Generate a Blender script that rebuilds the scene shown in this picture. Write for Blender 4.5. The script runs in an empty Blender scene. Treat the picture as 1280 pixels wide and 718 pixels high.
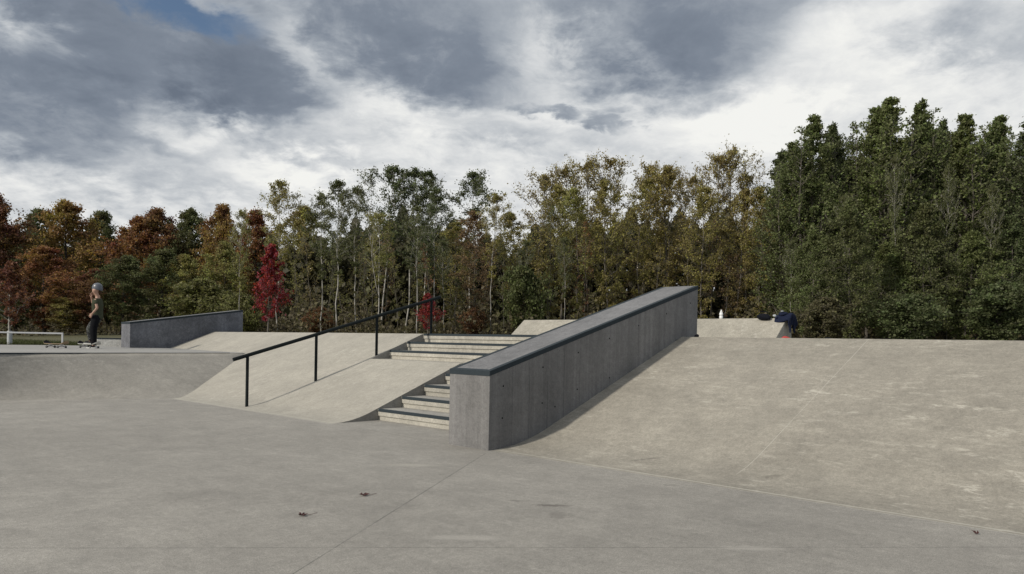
import bpy, bmesh, math, random
import numpy as np
from mathutils import Vector, Matrix
random.seed(7)
SC = bpy.context.scene
COL = SC.collection
R = math.radians

# ------------------------------------------------------------------ camera
cam_d = bpy.data.cameras.new('camera'); cam = bpy.data.objects.new('camera', cam_d); COL.objects.link(cam)
cam_d.sensor_width = 36; cam_d.lens = 921.17 / 1280 * 36
cam_d.shift_y = (436.55 - 359) / 1280
cam_d.clip_start = .05; cam_d.clip_end = 2000
TILT, ROLL, EYE = -.010, .0197, 1.125
r0 = Vector((1, 0, 0)); u0 = Vector((0, -math.sin(TILT), math.cos(TILT))); f0 = Vector((0, math.cos(TILT), math.sin(TILT)))
rt = math.cos(ROLL) * r0 + math.sin(ROLL) * u0
up = -math.sin(ROLL) * r0 + math.cos(ROLL) * u0
cam.matrix_world = Matrix(((rt.x, up.x, -f0.x, 0), (rt.y, up.y, -f0.y, 0), (rt.z, up.z, -f0.z, EYE), (0, 0, 0, 1)))
SC.camera = cam

# ------------------------------------------------------------------ park frame: s runs up the banks, t runs left along them
ANG = .7438
Nn = Vector((math.sin(ANG), math.cos(ANG), 0)); Tt = Vector((-math.cos(ANG), math.sin(ANG), 0)); ORG = Vector((-.2222, 7.5638, 0))
def W(s, t, z=0.): return ORG + s * Nn + t * Tt + Vector((0, 0, z))

# ------------------------------------------------------------------ node helpers
class NT:
    def __init__(self, tree): self.t = tree; self.n = tree.nodes; self.l = tree.links
    def node(self, typ, **kw):
        n = self.n.new(typ)
        for k, v in kw.items(): setattr(n, k, v)
        return n
    def put(self, sock, v):
        if isinstance(v, bpy.types.NodeSocket): self.l.new(v, sock)
        else: sock.default_value = v
    def m(self, op, a, b=0., c=None, clamp=False):
        n = self.node('ShaderNodeMath', operation=op, use_clamp=clamp)
        self.put(n.inputs[0], a); self.put(n.inputs[1], b)
        if c is not None: self.put(n.inputs[2], c)
        return n.outputs[0]
    def vm(self, op, a, b):
        n = self.node('ShaderNodeVectorMath', operation=op)
        self.put(n.inputs[0], a)
        if op == 'SCALE': self.put(n.inputs['Scale'], b)
        else: self.put(n.inputs[1], b)
        return n.outputs['Value'] if op in ('DOT_PRODUCT', 'LENGTH', 'DISTANCE') else n.outputs[0]
    def noise(self, vec, scale, detail=4, rough=.55, dist=0.):
        n = self.node('ShaderNodeTexNoise')
        self.put(n.inputs['Vector'], vec); n.inputs['Scale'].default_value = scale
        n.inputs['Detail'].default_value = detail; n.inputs['Roughness'].default_value = rough; n.inputs['Distortion'].default_value = dist
        return n.outputs['Fac']
    def ramp(self, v, stops, interp='LINEAR'):
        n = self.node('ShaderNodeValToRGB'); n.color_ramp.interpolation = interp
        e = n.color_ramp.elements
        while len(e) < len(stops): e.new(.5)
        for i, (p, c) in enumerate(stops):
            e[i].position = p; e[i].color = c if len(c) == 4 else (*c, 1)
        self.put(n.inputs[0], v); return n.outputs[0]
    def mr(self, v, a, b, c=0., d=1., smooth=False):
        n = self.node('ShaderNodeMapRange'); n.clamp = True
        if smooth: n.interpolation_type = 'SMOOTHSTEP'
        self.put(n.inputs[0], v)
        for i, x in enumerate((a, b, c, d)): self.put(n.inputs[1 + i], x)
        return n.outputs[0]
    def mix(self, f, a, b, blend='MIX'):
        n = self.node('ShaderNodeMix', data_type='RGBA', blend_type=blend)
        self.put(n.inputs[0], f)
        self.put(n.inputs[6], a if isinstance(a, bpy.types.NodeSocket) else (*a[:3], 1))
        self.put(n.inputs[7], b if isinstance(b, bpy.types.NodeSocket) else (*b[:3], 1))
        return n.outputs[2]
    def xyz(self, x, y, z):
        n = self.node('ShaderNodeCombineXYZ')
        for i, v in enumerate((x, y, z)): self.put(n.inputs[i], v)
        return n.outputs[0]
def newmat(name):
    m = bpy.data.materials.new(name); m.use_nodes = True
    nt = NT(m.node_tree); b = m.node_tree.nodes['Principled BSDF']
    b.inputs['Roughness'].default_value = .85
    return m, nt, b
def plain(name, col, rough=.6, metal=0., noise=.12, scale=40):
    m, nt, b = newmat(name)
    g = nt.node('ShaderNodeNewGeometry').outputs['Position']
    f = nt.noise(g, scale, 5, .6)
    c = nt.mix(f, tuple(x * (1 - noise * 1.6) for x in col), tuple(min(1, x * (1 + noise * 1.6)) for x in col))
    nt.put(b.inputs['Base Color'], c); b.inputs['Roughness'].default_value = rough; b.inputs['Metallic'].default_value = metal
    if rough >= .75: b.inputs['Specular IOR Level'].default_value = .12
    return m

# ------------------------------------------------------------------ world: Nishita sky behind broken cloud
SUN_EL, SUN_PHI = R(32), R(12)
toward = (-Nn * math.cos(SUN_PHI) + Tt * math.sin(SUN_PHI)) * math.cos(SUN_EL) + Vector((0, 0, math.sin(SUN_EL)))
wd = bpy.data.worlds.new("World"); SC.world = wd; wd.use_nodes = True
nt = NT(wd.node_tree)
for n in list(nt.n): nt.n.remove(n)
sky = nt.node('ShaderNodeTexSky', sky_type='NISHITA'); sky.sun_disc = False
sky.sun_elevation = SUN_EL; sky.sun_rotation = math.atan2(toward.x, toward.y)
sky.ozone_density = 1.6
WSTR = .10
D = nt.node('ShaderNodeTexCoord').outputs['Generated']
sx = nt.node('ShaderNodeSeparateXYZ'); nt.put(sx.inputs[0], D)
az = nt.m('ARCTAN2', sx.outputs[0], sx.outputs[1]); el = nt.m('ARCSINE', sx.outputs[2])
def azel(x, y):
    du, dv = x - 640, y - 436.55; c, s = math.cos(ROLL), math.sin(ROLL)
    u = c * du + s * dv; v = -s * du + c * dv
    return math.atan2(u, 921.17), math.atan2(-v, math.hypot(u, 921.17)) - .010
# clouds flatten towards the horizon: project the direction onto a cloud layer
inv = nt.m('DIVIDE', 1., nt.m('ADD', nt.m('ABSOLUTE', sx.outputs[2]), .30))
lay = nt.xyz(nt.m('MULTIPLY', sx.outputs[0], inv), nt.m('MULTIPLY', sx.outputs[1], inv), nt.m('MULTIPLY', sx.outputs[2], .8))
n1 = nt.noise(lay, 1.7, 5, .58, .25)
n2 = nt.noise(nt.vm('ADD', lay, (7.3, 2.1, 4.4)), 4.6, 7, .62, .35)
n3 = nt.noise(nt.vm('ADD', lay, (1.3, 9.1, 2.4)), 2.6, 4, .55, .2)
n4 = nt.noise(nt.vm('ADD', lay, (3.3, 5.1, 8.4)), 14., 5, .6, .3)
n5 = nt.noise(nt.vm('ADD', lay, (6.3, 1.1, .4)), 8.5, 7, .68, .5)
wa = nt.m('ADD', az, nt.m('ADD', nt.m('MULTIPLY', nt.m('SUBTRACT', n2, .5), .22), nt.m('MULTIPLY', nt.m('SUBTRACT', n4, .5), .07)))
we = nt.m('ADD', el, nt.m('ADD', nt.m('MULTIPLY', nt.m('SUBTRACT', n3, .5), .16), nt.m('MULTIPLY', nt.m('SUBTRACT', n4, .5), .06)))
def blob(x, y, rx, ry, w, rot=0., soft=.5):
    soft = min(.9, soft * 1.5)
    a, e = azel(x, y); rx /= 921.; ry /= 921.
    dx = nt.m('SUBTRACT', wa, a); dy = nt.m('SUBTRACT', we, e); c, s = math.cos(rot), math.sin(rot)
    p = nt.m('DIVIDE', nt.m('ADD', nt.m('MULTIPLY', dx, c), nt.m('MULTIPLY', dy, s)), rx)
    q = nt.m('DIVIDE', nt.m('SUBTRACT', nt.m('MULTIPLY', dy, c), nt.m('MULTIPLY', dx, s)), ry)
    d = nt.m('SQRT', nt.m('ADD', nt.m('MULTIPLY', p, p), nt.m('MULTIPLY', q, q)))
    return nt.mr(d, 1 + soft, 1 - soft, 0., w * 1.0, True)
blobs = [(35, 120, 125, 50, .50, 0, .35), (190, 55, 190, 50, .46, -.28, .35), (70, 30, 110, 50, .22, 0, .5), (320, 100, 80, 40, .30, -.4, .4),
         (500, 45, 190, 62, .42, -.1, .4), (590, 95, 100, 36, .26, -.15, .5), (830, 15, 180, 50, .40, 0, .4), (860, 75, 90, 38, .30, .1, .5),
         (705, 131, 42, 9, .40, -.15, .5), (782, 145, 22, 12, .34, -.5, .5), (1250, 20, 80, 30, .28, 0, .5), (960, 85, 70, 24, .12, 0, .6),
         (100, 215, 190, 26, .20, .0, .6), (300, 188, 110, 16, .18, 0, .6), (560, 168, 120, 22, .16, 0, .6), (30, 190, 60, 14, .12, 0, .6),
         (720, 178, 130, 14, .12, 0, .6), (400, -130, 900, 110, .14, 0, .4), (1150, 120, 160, 40, .05, 0, .6),
         (255, 142, 60, 26, -.26, 0, .6), (345, 210, 50, 22, -.26, 0, .6), (400, 160, 60, 18, -.16, 0, .6), (660, 90, 40, 50, -.20, 0, .6), (930, 160, 90, 24, -.20, 0, .6), (1110, 60, 150, 70, -.15, 0, .6), (620, 150, 200, 40, -.08, 0, .6), (695, 48, 34, 18, -.26, .3, .6), (375, 45, 26, 40, -.16, 0, .6), (640, 30, 30, 26, -.12, 0, .6)]
dens = None
for bl in blobs:
    v = blob(*bl); dens = v if dens is None else nt.m('ADD', dens, v)
front = nt.mr(nt.m('ABSOLUTE', az), 1.0, 1.6, 1., 0., True)
back = nt.mr(n1, .40, .66, .0, .6, True)
dens = nt.m('ADD', nt.m('MULTIPLY', nt.m('MAXIMUM', dens, -.3), front), nt.m('MULTIPLY', back, nt.m('SUBTRACT', 1., front)))
dens = nt.m('ADD', dens, nt.m('MULTIPLY', nt.m('SUBTRACT', n2, .5), .55))
dens = nt.m('ADD', dens, nt.m('MULTIPLY', nt.m('SUBTRACT', n1, .5), .14))
dens = nt.m('ADD', dens, nt.m('MULTIPLY', nt.m('SUBTRACT', n4, .5), .30))
dens = nt.m('ADD', dens, nt.m('MULTIPLY', nt.m('SUBTRACT', n5, .5), .38))
dens = nt.m('ADD', dens, .15)
K = 1 / WSTR
def ck(r, g, b): return (r * K, g * K, b * K, 1)
cl = nt.ramp(nt.m('MULTIPLY', dens, 1., clamp=True), [(0., (.90, .90, .87)), (.14, (.76, .77, .77)), (.30, (.56, .585, .61)), (.48, (.37, .405, .45)), (.70, (.215, .25, .305)), (1., (.145, .175, .225))])
cl = nt.vm('SCALE', cl, K)
hole = blob(225, 8, 74, 17, 1., -.10, .4)
hole = nt.m('ADD', hole, nt.m('MULTIPLY', nt.mr(n3, .50, .60, 0., .9, True), nt.m('SUBTRACT', 1., front)), clamp=True)  # unseen blue gaps added behind the camera for a bluer, weaker fill
skyc = nt.vm('SCALE', sky.outputs[0], .85)
mixc = nt.mix(hole, cl, skyc)
bg = nt.node('ShaderNodeBackground'); bg.inputs[1].default_value = WSTR; nt.put(bg.inputs[0], mixc)
out = nt.node('ShaderNodeOutputWorld'); nt.l.new(bg.outputs[0], out.inputs[0])

sl = bpy.data.lights.new('sun', 'SUN'); sl.energy = 3.2; sl.angle = R(2.6); sl.color = (1., .93, .82)
so = bpy.data.objects.new('sun', sl); COL.objects.link(so); so.location = (0, -5, 20)
so.rotation_euler = toward.to_track_quat('Z', 'Y').to_euler()
SC.view_settings.view_transform = 'Standard'; SC.view_settings.look = 'None'; SC.view_settings.exposure = 0; SC.view_settings.gamma = 1

# ------------------------------------------------------------------ object helpers
def tag(o, label=None, cat=None, group=None, kind=None):
    if label: o['label'] = label
    if cat: o['category'] = cat
    if group: o['group'] = group
    if kind: o['kind'] = kind
    return o
def thing(name, label, cat, loc=(0, 0, 0), group=None):
    o = bpy.data.objects.new(name, None); COL.objects.link(o); o.location = loc; o.empty_display_size = .2
    return tag(o, label, cat, group)
def mesh_obj(name, verts, faces, mat, parent=None, loc=None, smooth=False, mats=None, midx=None):
    """verts are world positions; the object's origin goes to loc (or its parent's origin)"""
    off = Vector(loc) if loc is not None else (parent.matrix_basis.translation.copy() if parent is not None else Vector((0, 0, 0)))
    me = bpy.data.meshes.new(name)
    me.from_pydata([tuple(Vector(v) - off) for v in verts], [], faces); me.validate(); me.update()
    for m_ in (mats or [mat]): me.materials.append(m_)
    if midx: me.polygons.foreach_set('material_index', midx)
    if smooth: me.polygons.foreach_set('use_smooth', [True] * len(me.polygons))
    o = bpy.data.objects.new(name, me); COL.objects.link(o)
    if parent is not None:
        o.parent = parent
        if loc is not None: o.location = off - world_of(parent)
    else: o.location = off
    return o
def world_of(o):
    p = Vector((0, 0, 0))
    while o is not None: p += o.location; o = o.parent
    return p
def prism_st(prof, t0, t1, fs=None):
    """polygon prof [(s,z)] extruded from t0 to t1"""
    n = len(prof); v = [W(s, t0, z) for s, z in prof] + [W(s, t1, z) for s, z in prof]
    f = [tuple(range(n)), tuple(range(2 * n - 1, n - 1, -1))] + [(i, i + n, (i + 1) % n + n, (i + 1) % n) for i in range(n)]
    return v, f
def prism_poly(poly, z0, z1):
    n = len(poly); v = [W(s, t, z0) for s, t in poly] + [W(s, t, z1) for s, t in poly]
    return v, [tuple(range(n - 1, -1, -1)), tuple(range(n, 2 * n))] + [(i, (i + 1) % n, (i + 1) % n + n, i + n) for i in range(n)]
def fixn(o):
    bm = bmesh.new(); bm.from_mesh(o.data); bmesh.ops.recalc_face_normals(bm, faces=bm.faces); bm.to_mesh(o.data); bm.free(); return o
def bev(o, w=.006, seg=2, ang=30):
    m = o.modifiers.new('bevel', 'BEVEL'); m.width = w; m.segments = seg; m.limit_method = 'ANGLE'; m.angle_limit = R(ang); return o
class MB:
    def __init__(s): s.v = []; s.f = []
    def add(s, v, f):
        b = len(s.v); s.v += [Vector(x) for x in v]; s.f += [tuple(b + i for i in q) for q in f]; return s
    def box(s, a, b, mat=None):
        v = [Vector((x, y, z)) for x in (a[0], b[0]) for y in (a[1], b[1]) for z in (a[2], b[2])]
        if mat: v = [mat @ q for q in v]
        return s.add(v, [(0, 1, 3, 2), (4, 6, 7, 5), (0, 4, 5, 1), (2, 3, 7, 6), (0, 2, 6, 4), (1, 5, 7, 3)])
    def stbox(s, s0, s1, t0, t1, z0, z1):
        v = [W(a, b, c) for a in (s0, s1) for b in (t0, t1) for c in (z0, z1)]
        return s.add(v, [(0, 1, 3, 2), (4, 6, 7, 5), (0, 4, 5, 1), (2, 3, 7, 6), (0, 2, 6, 4), (1, 5, 7, 3)])
    def tube(s, pts, rad, n=8, cap=True):
        pts = [Vector(p) for p in pts]
        rad = rad if isinstance(rad, (list, tuple)) else [rad] * len(pts)
        base = len(s.v); x = None
        for i, p in enumerate(pts):
            d = (pts[min(i + 1, len(pts) - 1)] - pts[max(i - 1, 0)]).normalized()
            if x is None: x = d.orthogonal().normalized()
            x = (x - d * x.dot(d)).normalized(); y = d.cross(x)
            for k in range(n):
                a = 2 * math.pi * k / n; s.v.append(p + rad[i] * (math.cos(a) * x + math.sin(a) * y))
        for i in range(len(pts) - 1):
            for k in range(n):
                a = base + i * n + k; b = base + i * n + (k + 1) % n; s.f.append((a, b, b + n, a + n))
        if cap:
            s.f.append(tuple(base + k for k in range(n - 1, -1, -1))); e = base + (len(pts) - 1) * n; s.f.append(tuple(e + k for k in range(n)))
        return s
    def ball(s, c, r, nu=14, nv=9, rx=None, mat=None):
        c = Vector(c); rr = rx or (r, r, r); base = len(s.v)
        P = lambda a, b: Vector((rr[0] * math.cos(a) * math.sin(b), rr[1] * math.sin(a) * math.sin(b), rr[2] * math.cos(b)))
        for j in range(nv + 1):
            for i in range(nu):
                q = P(2 * math.pi * i / nu, math.pi * (j + .02) / (nv + .04)); s.v.append(c + (mat @ q if mat else q))
        for j in range(nv):
            for i in range(nu):
                a = base + j * nu + i; b = base + j * nu + (i + 1) % nu; s.f.append((a, a + nu, b + nu, b))
        s.f.append(tuple(base + i for i in range(nu))); e = base + nv * nu; s.f.append(tuple(e + i for i in range(nu - 1, -1, -1)))
        return s
    def lathe(s, c, prof, n=16):
        c = Vector(c); base = len(s.v)
        for r, z in prof:
            for k in range(n): a = 2 * math.pi * k / n; s.v.append(c + Vector((r * math.cos(a), r * math.sin(a), z)))
        for i in range(len(prof) - 1):
            for k in range(n): a = base + i * n + k; b = base + i * n + (k + 1) % n; s.f.append((a, b, b + n, a + n))
        s.f.append(tuple(base + k for k in range(n - 1, -1, -1))); e = base + (len(prof) - 1) * n; s.f.append(tuple(e + k for k in range(n)))
        return s
    def build(s, name, mat, parent=None, loc=None, smooth=False): return mesh_obj(name, s.v, s.f, mat, parent, loc, smooth)

# ------------------------------------------------------------------ concrete
def concrete(name, base, warm, scuff=0., scuff_col=(.62, .59, .52), joints=(), stains=(), mottle=.12, streak=0., stretch=(1, 1, 1), grain=.10, seams=(), bumpk=.25, bands=()):
    m, nt, b = newmat(name)
    P = nt.node('ShaderNodeNewGeometry').outputs['Position']
    Q = nt.vm('SUBTRACT', P, tuple(ORG))
    s = nt.vm('DOT_PRODUCT', Q, tuple(Nn)); t = nt.vm('DOT_PRODUCT', Q, tuple(Tt))
    sp = nt.node('ShaderNodeSeparateXYZ'); nt.put(sp.inputs[0], P); z = sp.outputs[2]
    V = nt.xyz(s, t, z)
    big = nt.noise(V, .55, 6, .6, .4); mid = nt.noise(V, 2.6, 6, .65, .3); fine = nt.noise(V, 17, 6, .7); gr = nt.noise(V, 150, 3, .7)
    c = nt.mix(nt.mr(big, .3, .7), base, warm)
    def mul(c, v, lo, hi, a=.3, b_=.7):
        k = nt.mr(v, a, b_, lo, hi); return nt.vm('MULTIPLY', c, nt.xyz(k, k, k))
    c = mul(c, mid, 1 - mottle * 1.2, 1 + mottle * 1.2); c = mul(c, fine, 1 - mottle * 1.2, 1 + mottle * 1.2); c = mul(c, gr, 1 - grain * 2.2, 1 + grain * 2.2)
    spk = nt.noise(V, 48, 4, .75); c = mul(c, spk, 1 - mottle * 1.5, 1 + mottle * 1.5)
    wet = nt.noise(nt.vm('ADD', V, (11, 2, 5)), .28, 4, .5, .8); c = mul(c, wet, 1 - mottle * .8, 1 + mottle * .6)
    pit = nt.mr(nt.noise(V, 30, 2, .5), .74, .80); c = nt.mix(nt.m('MULTIPLY', pit, .45), c, (.10, .095, .085))
    trow = nt.noise(nt.vm('MULTIPLY', V, (2.2, .5, 2.2)), 5., 5, .6, 1.2)
    c = mul(c, trow, 1 - mottle * .5, 1 + mottle * .5)
    hgt = nt.m('ADD', nt.m('MULTIPLY', fine, .5), nt.m('MULTIPLY', gr, .35))
    if scuff:
        W1 = nt.vm('MULTIPLY', V, stretch)
        a1 = nt.noise(W1, 6.5, 8, .72, .5); a2 = nt.noise(nt.vm('ADD', V, (3, 8, 1)), .9, 3, .5)
        a3 = nt.noise(nt.vm('MULTIPLY', V, (stretch[0] * 4, stretch[1] * 4, 4)), 5, 6, .7, .3)
        k = nt.m('MULTIPLY', nt.mr(a1, .54, .66), nt.mr(a2, .40, .62))
        k = nt.m('MULTIPLY', k, nt.mr(a3, .40, .54))
        c = nt.mix(nt.m('MULTIPLY', k, scuff * 1.5, clamp=True), c, scuff_col)
        soft = nt.m('MULTIPLY', nt.mr(a1, .45, .75), .22 * scuff)
        c = nt.mix(soft, c, scuff_col)
    if streak:
        vs = nt.noise(nt.xyz(nt.m('MULTIPLY', nt.m('ADD', s, nt.m('MULTIPLY', t, 1.)), 16.), 0., nt.m('MULTIPLY', z, .5)), 1., 6, .7)
        c = mul(c, vs, 1 - streak, 1 + streak, .32, .68)
        vs2 = nt.noise(nt.xyz(nt.m('MULTIPLY', nt.m('ADD', s, nt.m('MULTIPLY', t, 1.)), 3.), 3., nt.m('MULTIPLY', z, .35)), 1., 3, .5)
        c = mul(c, vs2, 1 - streak * .8, 1 + streak * .8)
    for (x0, w, dk) in seams:           # formwork joints: constant s
        d = nt.m('ABSOLUTE', nt.m('SUBTRACT', s, x0)); k = nt.mr(d, w, w * 1.8, 1., 0.)
        c = nt.mix(nt.m('MULTIPLY', k, nt.m('MULTIPLY', nt.mr(z, 0., 2.2, 1., .6), dk * .7)), c, (.03, .03, .033))
    sxy = (sp.outputs[0], sp.outputs[1])
    wob = nt.m('MULTIPLY', nt.m('SUBTRACT', nt.noise(V, 3., 4, .6), .5), .03)
    def linedist(p, q):
        p = Vector(p[:2]); q = Vector(q[:2]); d = (q - p); L = d.length; d.normalize()
        along = nt.m('ADD', nt.m('MULTIPLY', nt.m('SUBTRACT', sxy[0], p.x), d.x), nt.m('MULTIPLY', nt.m('SUBTRACT', sxy[1], p.y), d.y))
        perp = nt.m('ABSOLUTE', nt.m('ADD', nt.m('MULTIPLY', nt.m('SUBTRACT', sxy[0], p.x), -d.y), nt.m('MULTIPLY', nt.m('SUBTRACT', sxy[1], p.y), d.x)))
        inside = nt.m('MULTIPLY', nt.m('GREATER_THAN', along, 0.), nt.m('LESS_THAN', along, L))
        return perp, inside
    for (p, q, w, kcol, st_) in joints:  # saw cuts
        perp, ins = linedist(p, q)
        brk = nt.mr(nt.noise(V, 2.1, 4, .6), .36, .52, .45, 1.)
        k = nt.m('MULTIPLY', nt.m('MULTIPLY', nt.mr(perp, w, w * 1.7, 1., 0.), ins), brk)
        c = nt.mix(nt.m('MULTIPLY', k, st_), c, kcol)
        hgt = nt.m('SUBTRACT', hgt, nt.m('MULTIPLY', k, 2.))
    for (p, q, w, kcol, st_) in bands:   # ragged pale cement edge
        perp, ins = linedist(p, q)
        rag = nt.noise(nt.vm('ADD', V, (5, 5, 5)), 6., 7, .75, .8)
        pw = nt.m('ADD', perp, nt.m('MULTIPLY', nt.m('SUBTRACT', rag, .5), w * 2.2))
        k = nt.m('MULTIPLY', nt.m('MULTIPLY', nt.mr(nt.m('ABSOLUTE', pw), w, w * .25, 0., 1.), ins), st_)
        c = nt.mix(k, c, kcol)
    for (x, y, rx, ry, kcol, st_) in stains:
        dx = nt.m('DIVIDE', nt.m('SUBTRACT', sxy[0], x), rx); dy = nt.m('DIVIDE', nt.m('SUBTRACT', sxy[1], y), ry)
        d = nt.m('ADD', nt.m('SQRT', nt.m('ADD', nt.m('MULTIPLY', dx, dx), nt.m('MULTIPLY', dy, dy))), nt.m('MULTIPLY', nt.m('SUBTRACT', fine, .5), 2.2))
        k = nt.m('MULTIPLY', nt.mr(d, 1., .3, 0., 1., True), st_)
        c = nt.mix(k, c, kcol)
    nt.put(b.inputs['Base Color'], c)
    nt.put(b.inputs['Roughness'], nt.mr(mid, .3, .7, .78, .92))
    b.inputs['Specular IOR Level'].default_value = .3
    bp = nt.node('ShaderNodeBump'); bp.inputs['Strength'].default_value = bumpk; bp.inputs['Distance'].default_value = .004
    nt.put(bp.inputs['Height'], hgt); nt.l.new(bp.outputs[0], b.inputs['Normal'])
    return m

w0 = W(0, .0); wL = W(.02, -12); wM1 = W(.13, 3.0); wM2 = W(.13, 8.0)
M_floor = concrete('floor_concrete', (.258, .245, .220), (.292, .278, .250), scuff=.09, stretch=(1.5, .7, 1), mottle=.11, grain=.18,
    joints=[((-9., 3.35), (9., 4.68), .0028, (.10, .098, .09), .7), ((-.244, 7.376), (-1.4, 1.6), .003, (.09, .088, .08), .7),
            (W(.0, .6), W(.13, 3.), .004, (.12, .115, .10), .6), ((-1.4, 1.6), (-1.9, -3), .0036, (.07, .07, .065), .7)],
    bands=[(W(.05, 0.), W(.02, -12), .022, (.44, .42, .37), .55), (W(.10, 3.0), W(.12, 8.0), .022, (.48, .45, .38), .55)],
    stains=[(.30, 5.08, .16, .05, (.10, .09, .08), .7), (.33, 4.8, .10, .16, (.16, .15, .135), .5), (.06, 5.2, .10, .03, (.13, .12, .11), .5), (1.3, 5.9, .12, .03, (.12, .115, .1), .5), (-.9, 6.6, .35, .10, (.40, .38, .33), .4), (-.25, 4.2, .3, .08, (.42, .40, .36), .45), (1.35, 4.1, .25, .06, (.42, .40, .36), .4)])
M_bank = concrete('bank_concrete', (.245, .228, .192), (.285, .265, .224), scuff=.42, stretch=(1.6, .6, 1.), mottle=.12, scuff_col=(.60, .57, .49),
    joints=[(W(.47, -2.478), W(3.85, -2.484), (.0026), (.46, .44, .385), .6)], bands=[(W(.10, 0.), W(.06, -12), .022, (.46, .44, .385), .6)],
    stains=[(1.3, 6.9, .2, .03, (.11, .1, .09), .5), (2.2, 6.1, .12, .04, (.13, .12, .1), .5)])
M_bank_mid = concrete('bank_concrete_pale', (.315, .297, .257), (.36, .34, .292), scuff=.6, stretch=(.7, 1.6, 1.), mottle=.09, scuff_col=(.50, .475, .41),
    bands=[(W(.17, 3.0), W(.17, 8.0), .02, (.44, .42, .36), .7)])
M_quarter = concrete('quarter_concrete', (.245, .232, .205), (.28, .265, .235), scuff=.6, stretch=(.8, 1.5, 1.), mottle=.10, scuff_col=(.40, .38, .335))
M_deck = concrete('deck_concrete', (.27, .265, .25), (.31, .305, .29), scuff=.2, mottle=.06)
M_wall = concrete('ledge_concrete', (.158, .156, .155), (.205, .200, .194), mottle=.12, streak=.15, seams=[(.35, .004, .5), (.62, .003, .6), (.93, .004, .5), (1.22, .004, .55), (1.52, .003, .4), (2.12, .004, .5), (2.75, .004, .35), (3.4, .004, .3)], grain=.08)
M_top = concrete('ledge_top_concrete', (.150, .151, .155), (.185, .186, .190), mottle=.14, scuff=.25, scuff_col=(.30, .29, .28), stretch=(.4, 3, 1))
M_riser = concrete('riser_concrete', (.36, .343, .297), (.435, .415, .36), mottle=.12, grain=.12, streak=.06)
M_tread = concrete('tread_concrete', (.27, .26, .24), (.33, .32, .29), mottle=.10)
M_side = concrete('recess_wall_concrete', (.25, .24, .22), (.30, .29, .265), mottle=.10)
M_steel = plain('dark_painted_steel', (.034, .044, .051), .75, 0, .25, 60)
M_rail = plain('rail_steel', (.013, .017, .018), .8, 0, .35, 30)
M_hole = plain('tie_hole_shadow', (.012, .012, .013), .9)

# ------------------------------------------------------------------ setting
H, H2, RS = 1.2406, .758, .15508          # upper deck, left deck, riser
SLOPE = .391
def bank_profile(z0, slope, tan_len, Hh, n=10):
    """toe transition then straight: list of (s,z)"""
    s0 = z0 - tan_len; pts = [(s0 - .03, -.02)]
    k = tan_len * (1 + 1 / math.sqrt(1 + slope ** 2)); # parabola with slope 0 -> slope over 2*tan_len
    for i in range(n + 1):
        x = 2 * tan_len * i / n; pts.append((s0 + x, slope * x * x / (4 * tan_len) + (.0005 if i else 0)))
    pts.append((z0 + Hh / slope, Hh)); return pts

# ground and terrain
M_grass, nt, b = newmat('grass_ground')
g = nt.node('ShaderNodeNewGeometry').outputs['Position']
c = nt.mix(nt.mr(nt.noise(g, .6, 6, .6), .3, .7), (.035, .045, .014), (.075, .070, .025)); nt.put(b.inputs['Base Color'], nt.mix(nt.mr(nt.noise(g, 9, 5, .7), .4, .6), c, (.09, .08, .035)))
sv = [-400, -120, -60, -30, -22, -21.9, -10, -3, -2.9, 0, 1.5, 3, 4, 6, 8, 12.9, 13, 16, 25, 60, 150, 500, 900]
tv = [-700, -200, -60, -30, -16.1, -16, -8, 0, 8, 16.2, 16.3, 17.6, 17.7, 19.3, 19.4, 24, 40, 100, 300, 800]
def zg(s, t):
    if -21.95 < s < 12.95 and -16.05 < t < 16.25: return -.6
    if -21.95 < s < 2.8 and -16.05 < t < 19.35: return -.6
    if s <= -21.9: return -.03 if t < 19 else .2
    if t > 16.2: return .73 + (max(0, min(1, (s - 3) / 8.)) * .46)
    if t <= -16: return -.03 + max(0, min(1, (s + 2) / 5.)) * 1.2
    return 1.19 + (random.random() - .5) * .1 * (s > 20)
gv = [W(s, t, zg(s, t)) for s in sv for t in tv]; nb = len(tv)
gf = [(i * nb + j, (i + 1) * nb + j, (i + 1) * nb + j + 1, i * nb + j + 1) for i in range(len(sv) - 1) for j in range(nb - 1)]
tag(fixn(mesh_obj('ground', gv, gf, M_grass)), kind='structure')
v, f = prism_poly([(-21.9, -16), (5, -16), (5, 16), (-3.5, 16), (-3.5, 16.2), (-21.9, 16.2)], -.3, 0.)
tag(fixn(mesh_obj('concrete_floor', v, f, M_floor)), kind='structure')
# left (lower) deck
QT = lambda s: 9.95 + .083 * s           # lip of the left transition
v, f = prism_poly([(-21.9, QT(-21.9)), (2.3, QT(2.3)), (4.2, QT(2.3)), (4.2, 16.28), (2.95, 16.28), (2.95, 18.4), (1.3, 19.3), (-21.9, 19.3)], -.25, H2)
tag(fixn(mesh_obj('lower_deck', v, f, M_deck)), kind='structure')
def z0f(t): return .443 + max(0., t - 8.) * .115
def lipf(t): return z0f(t) + H / SLOPE
v, f = prism_poly([(3.86, -16), (13, -16), (13, 16.2), (5.6, 16.2), (5.6, 15.675), (lipf(15.675), 15.675), (lipf(8), 8), (lipf(5), 5.2915), (3.74, 5.2915), (3.74, .604), (4.298, .604), (4.298, 0), (3.86, 0)], -.25, H)
tag(fixn(mesh_obj('upper_deck', v, f, M_deck)), kind='structure')

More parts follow.
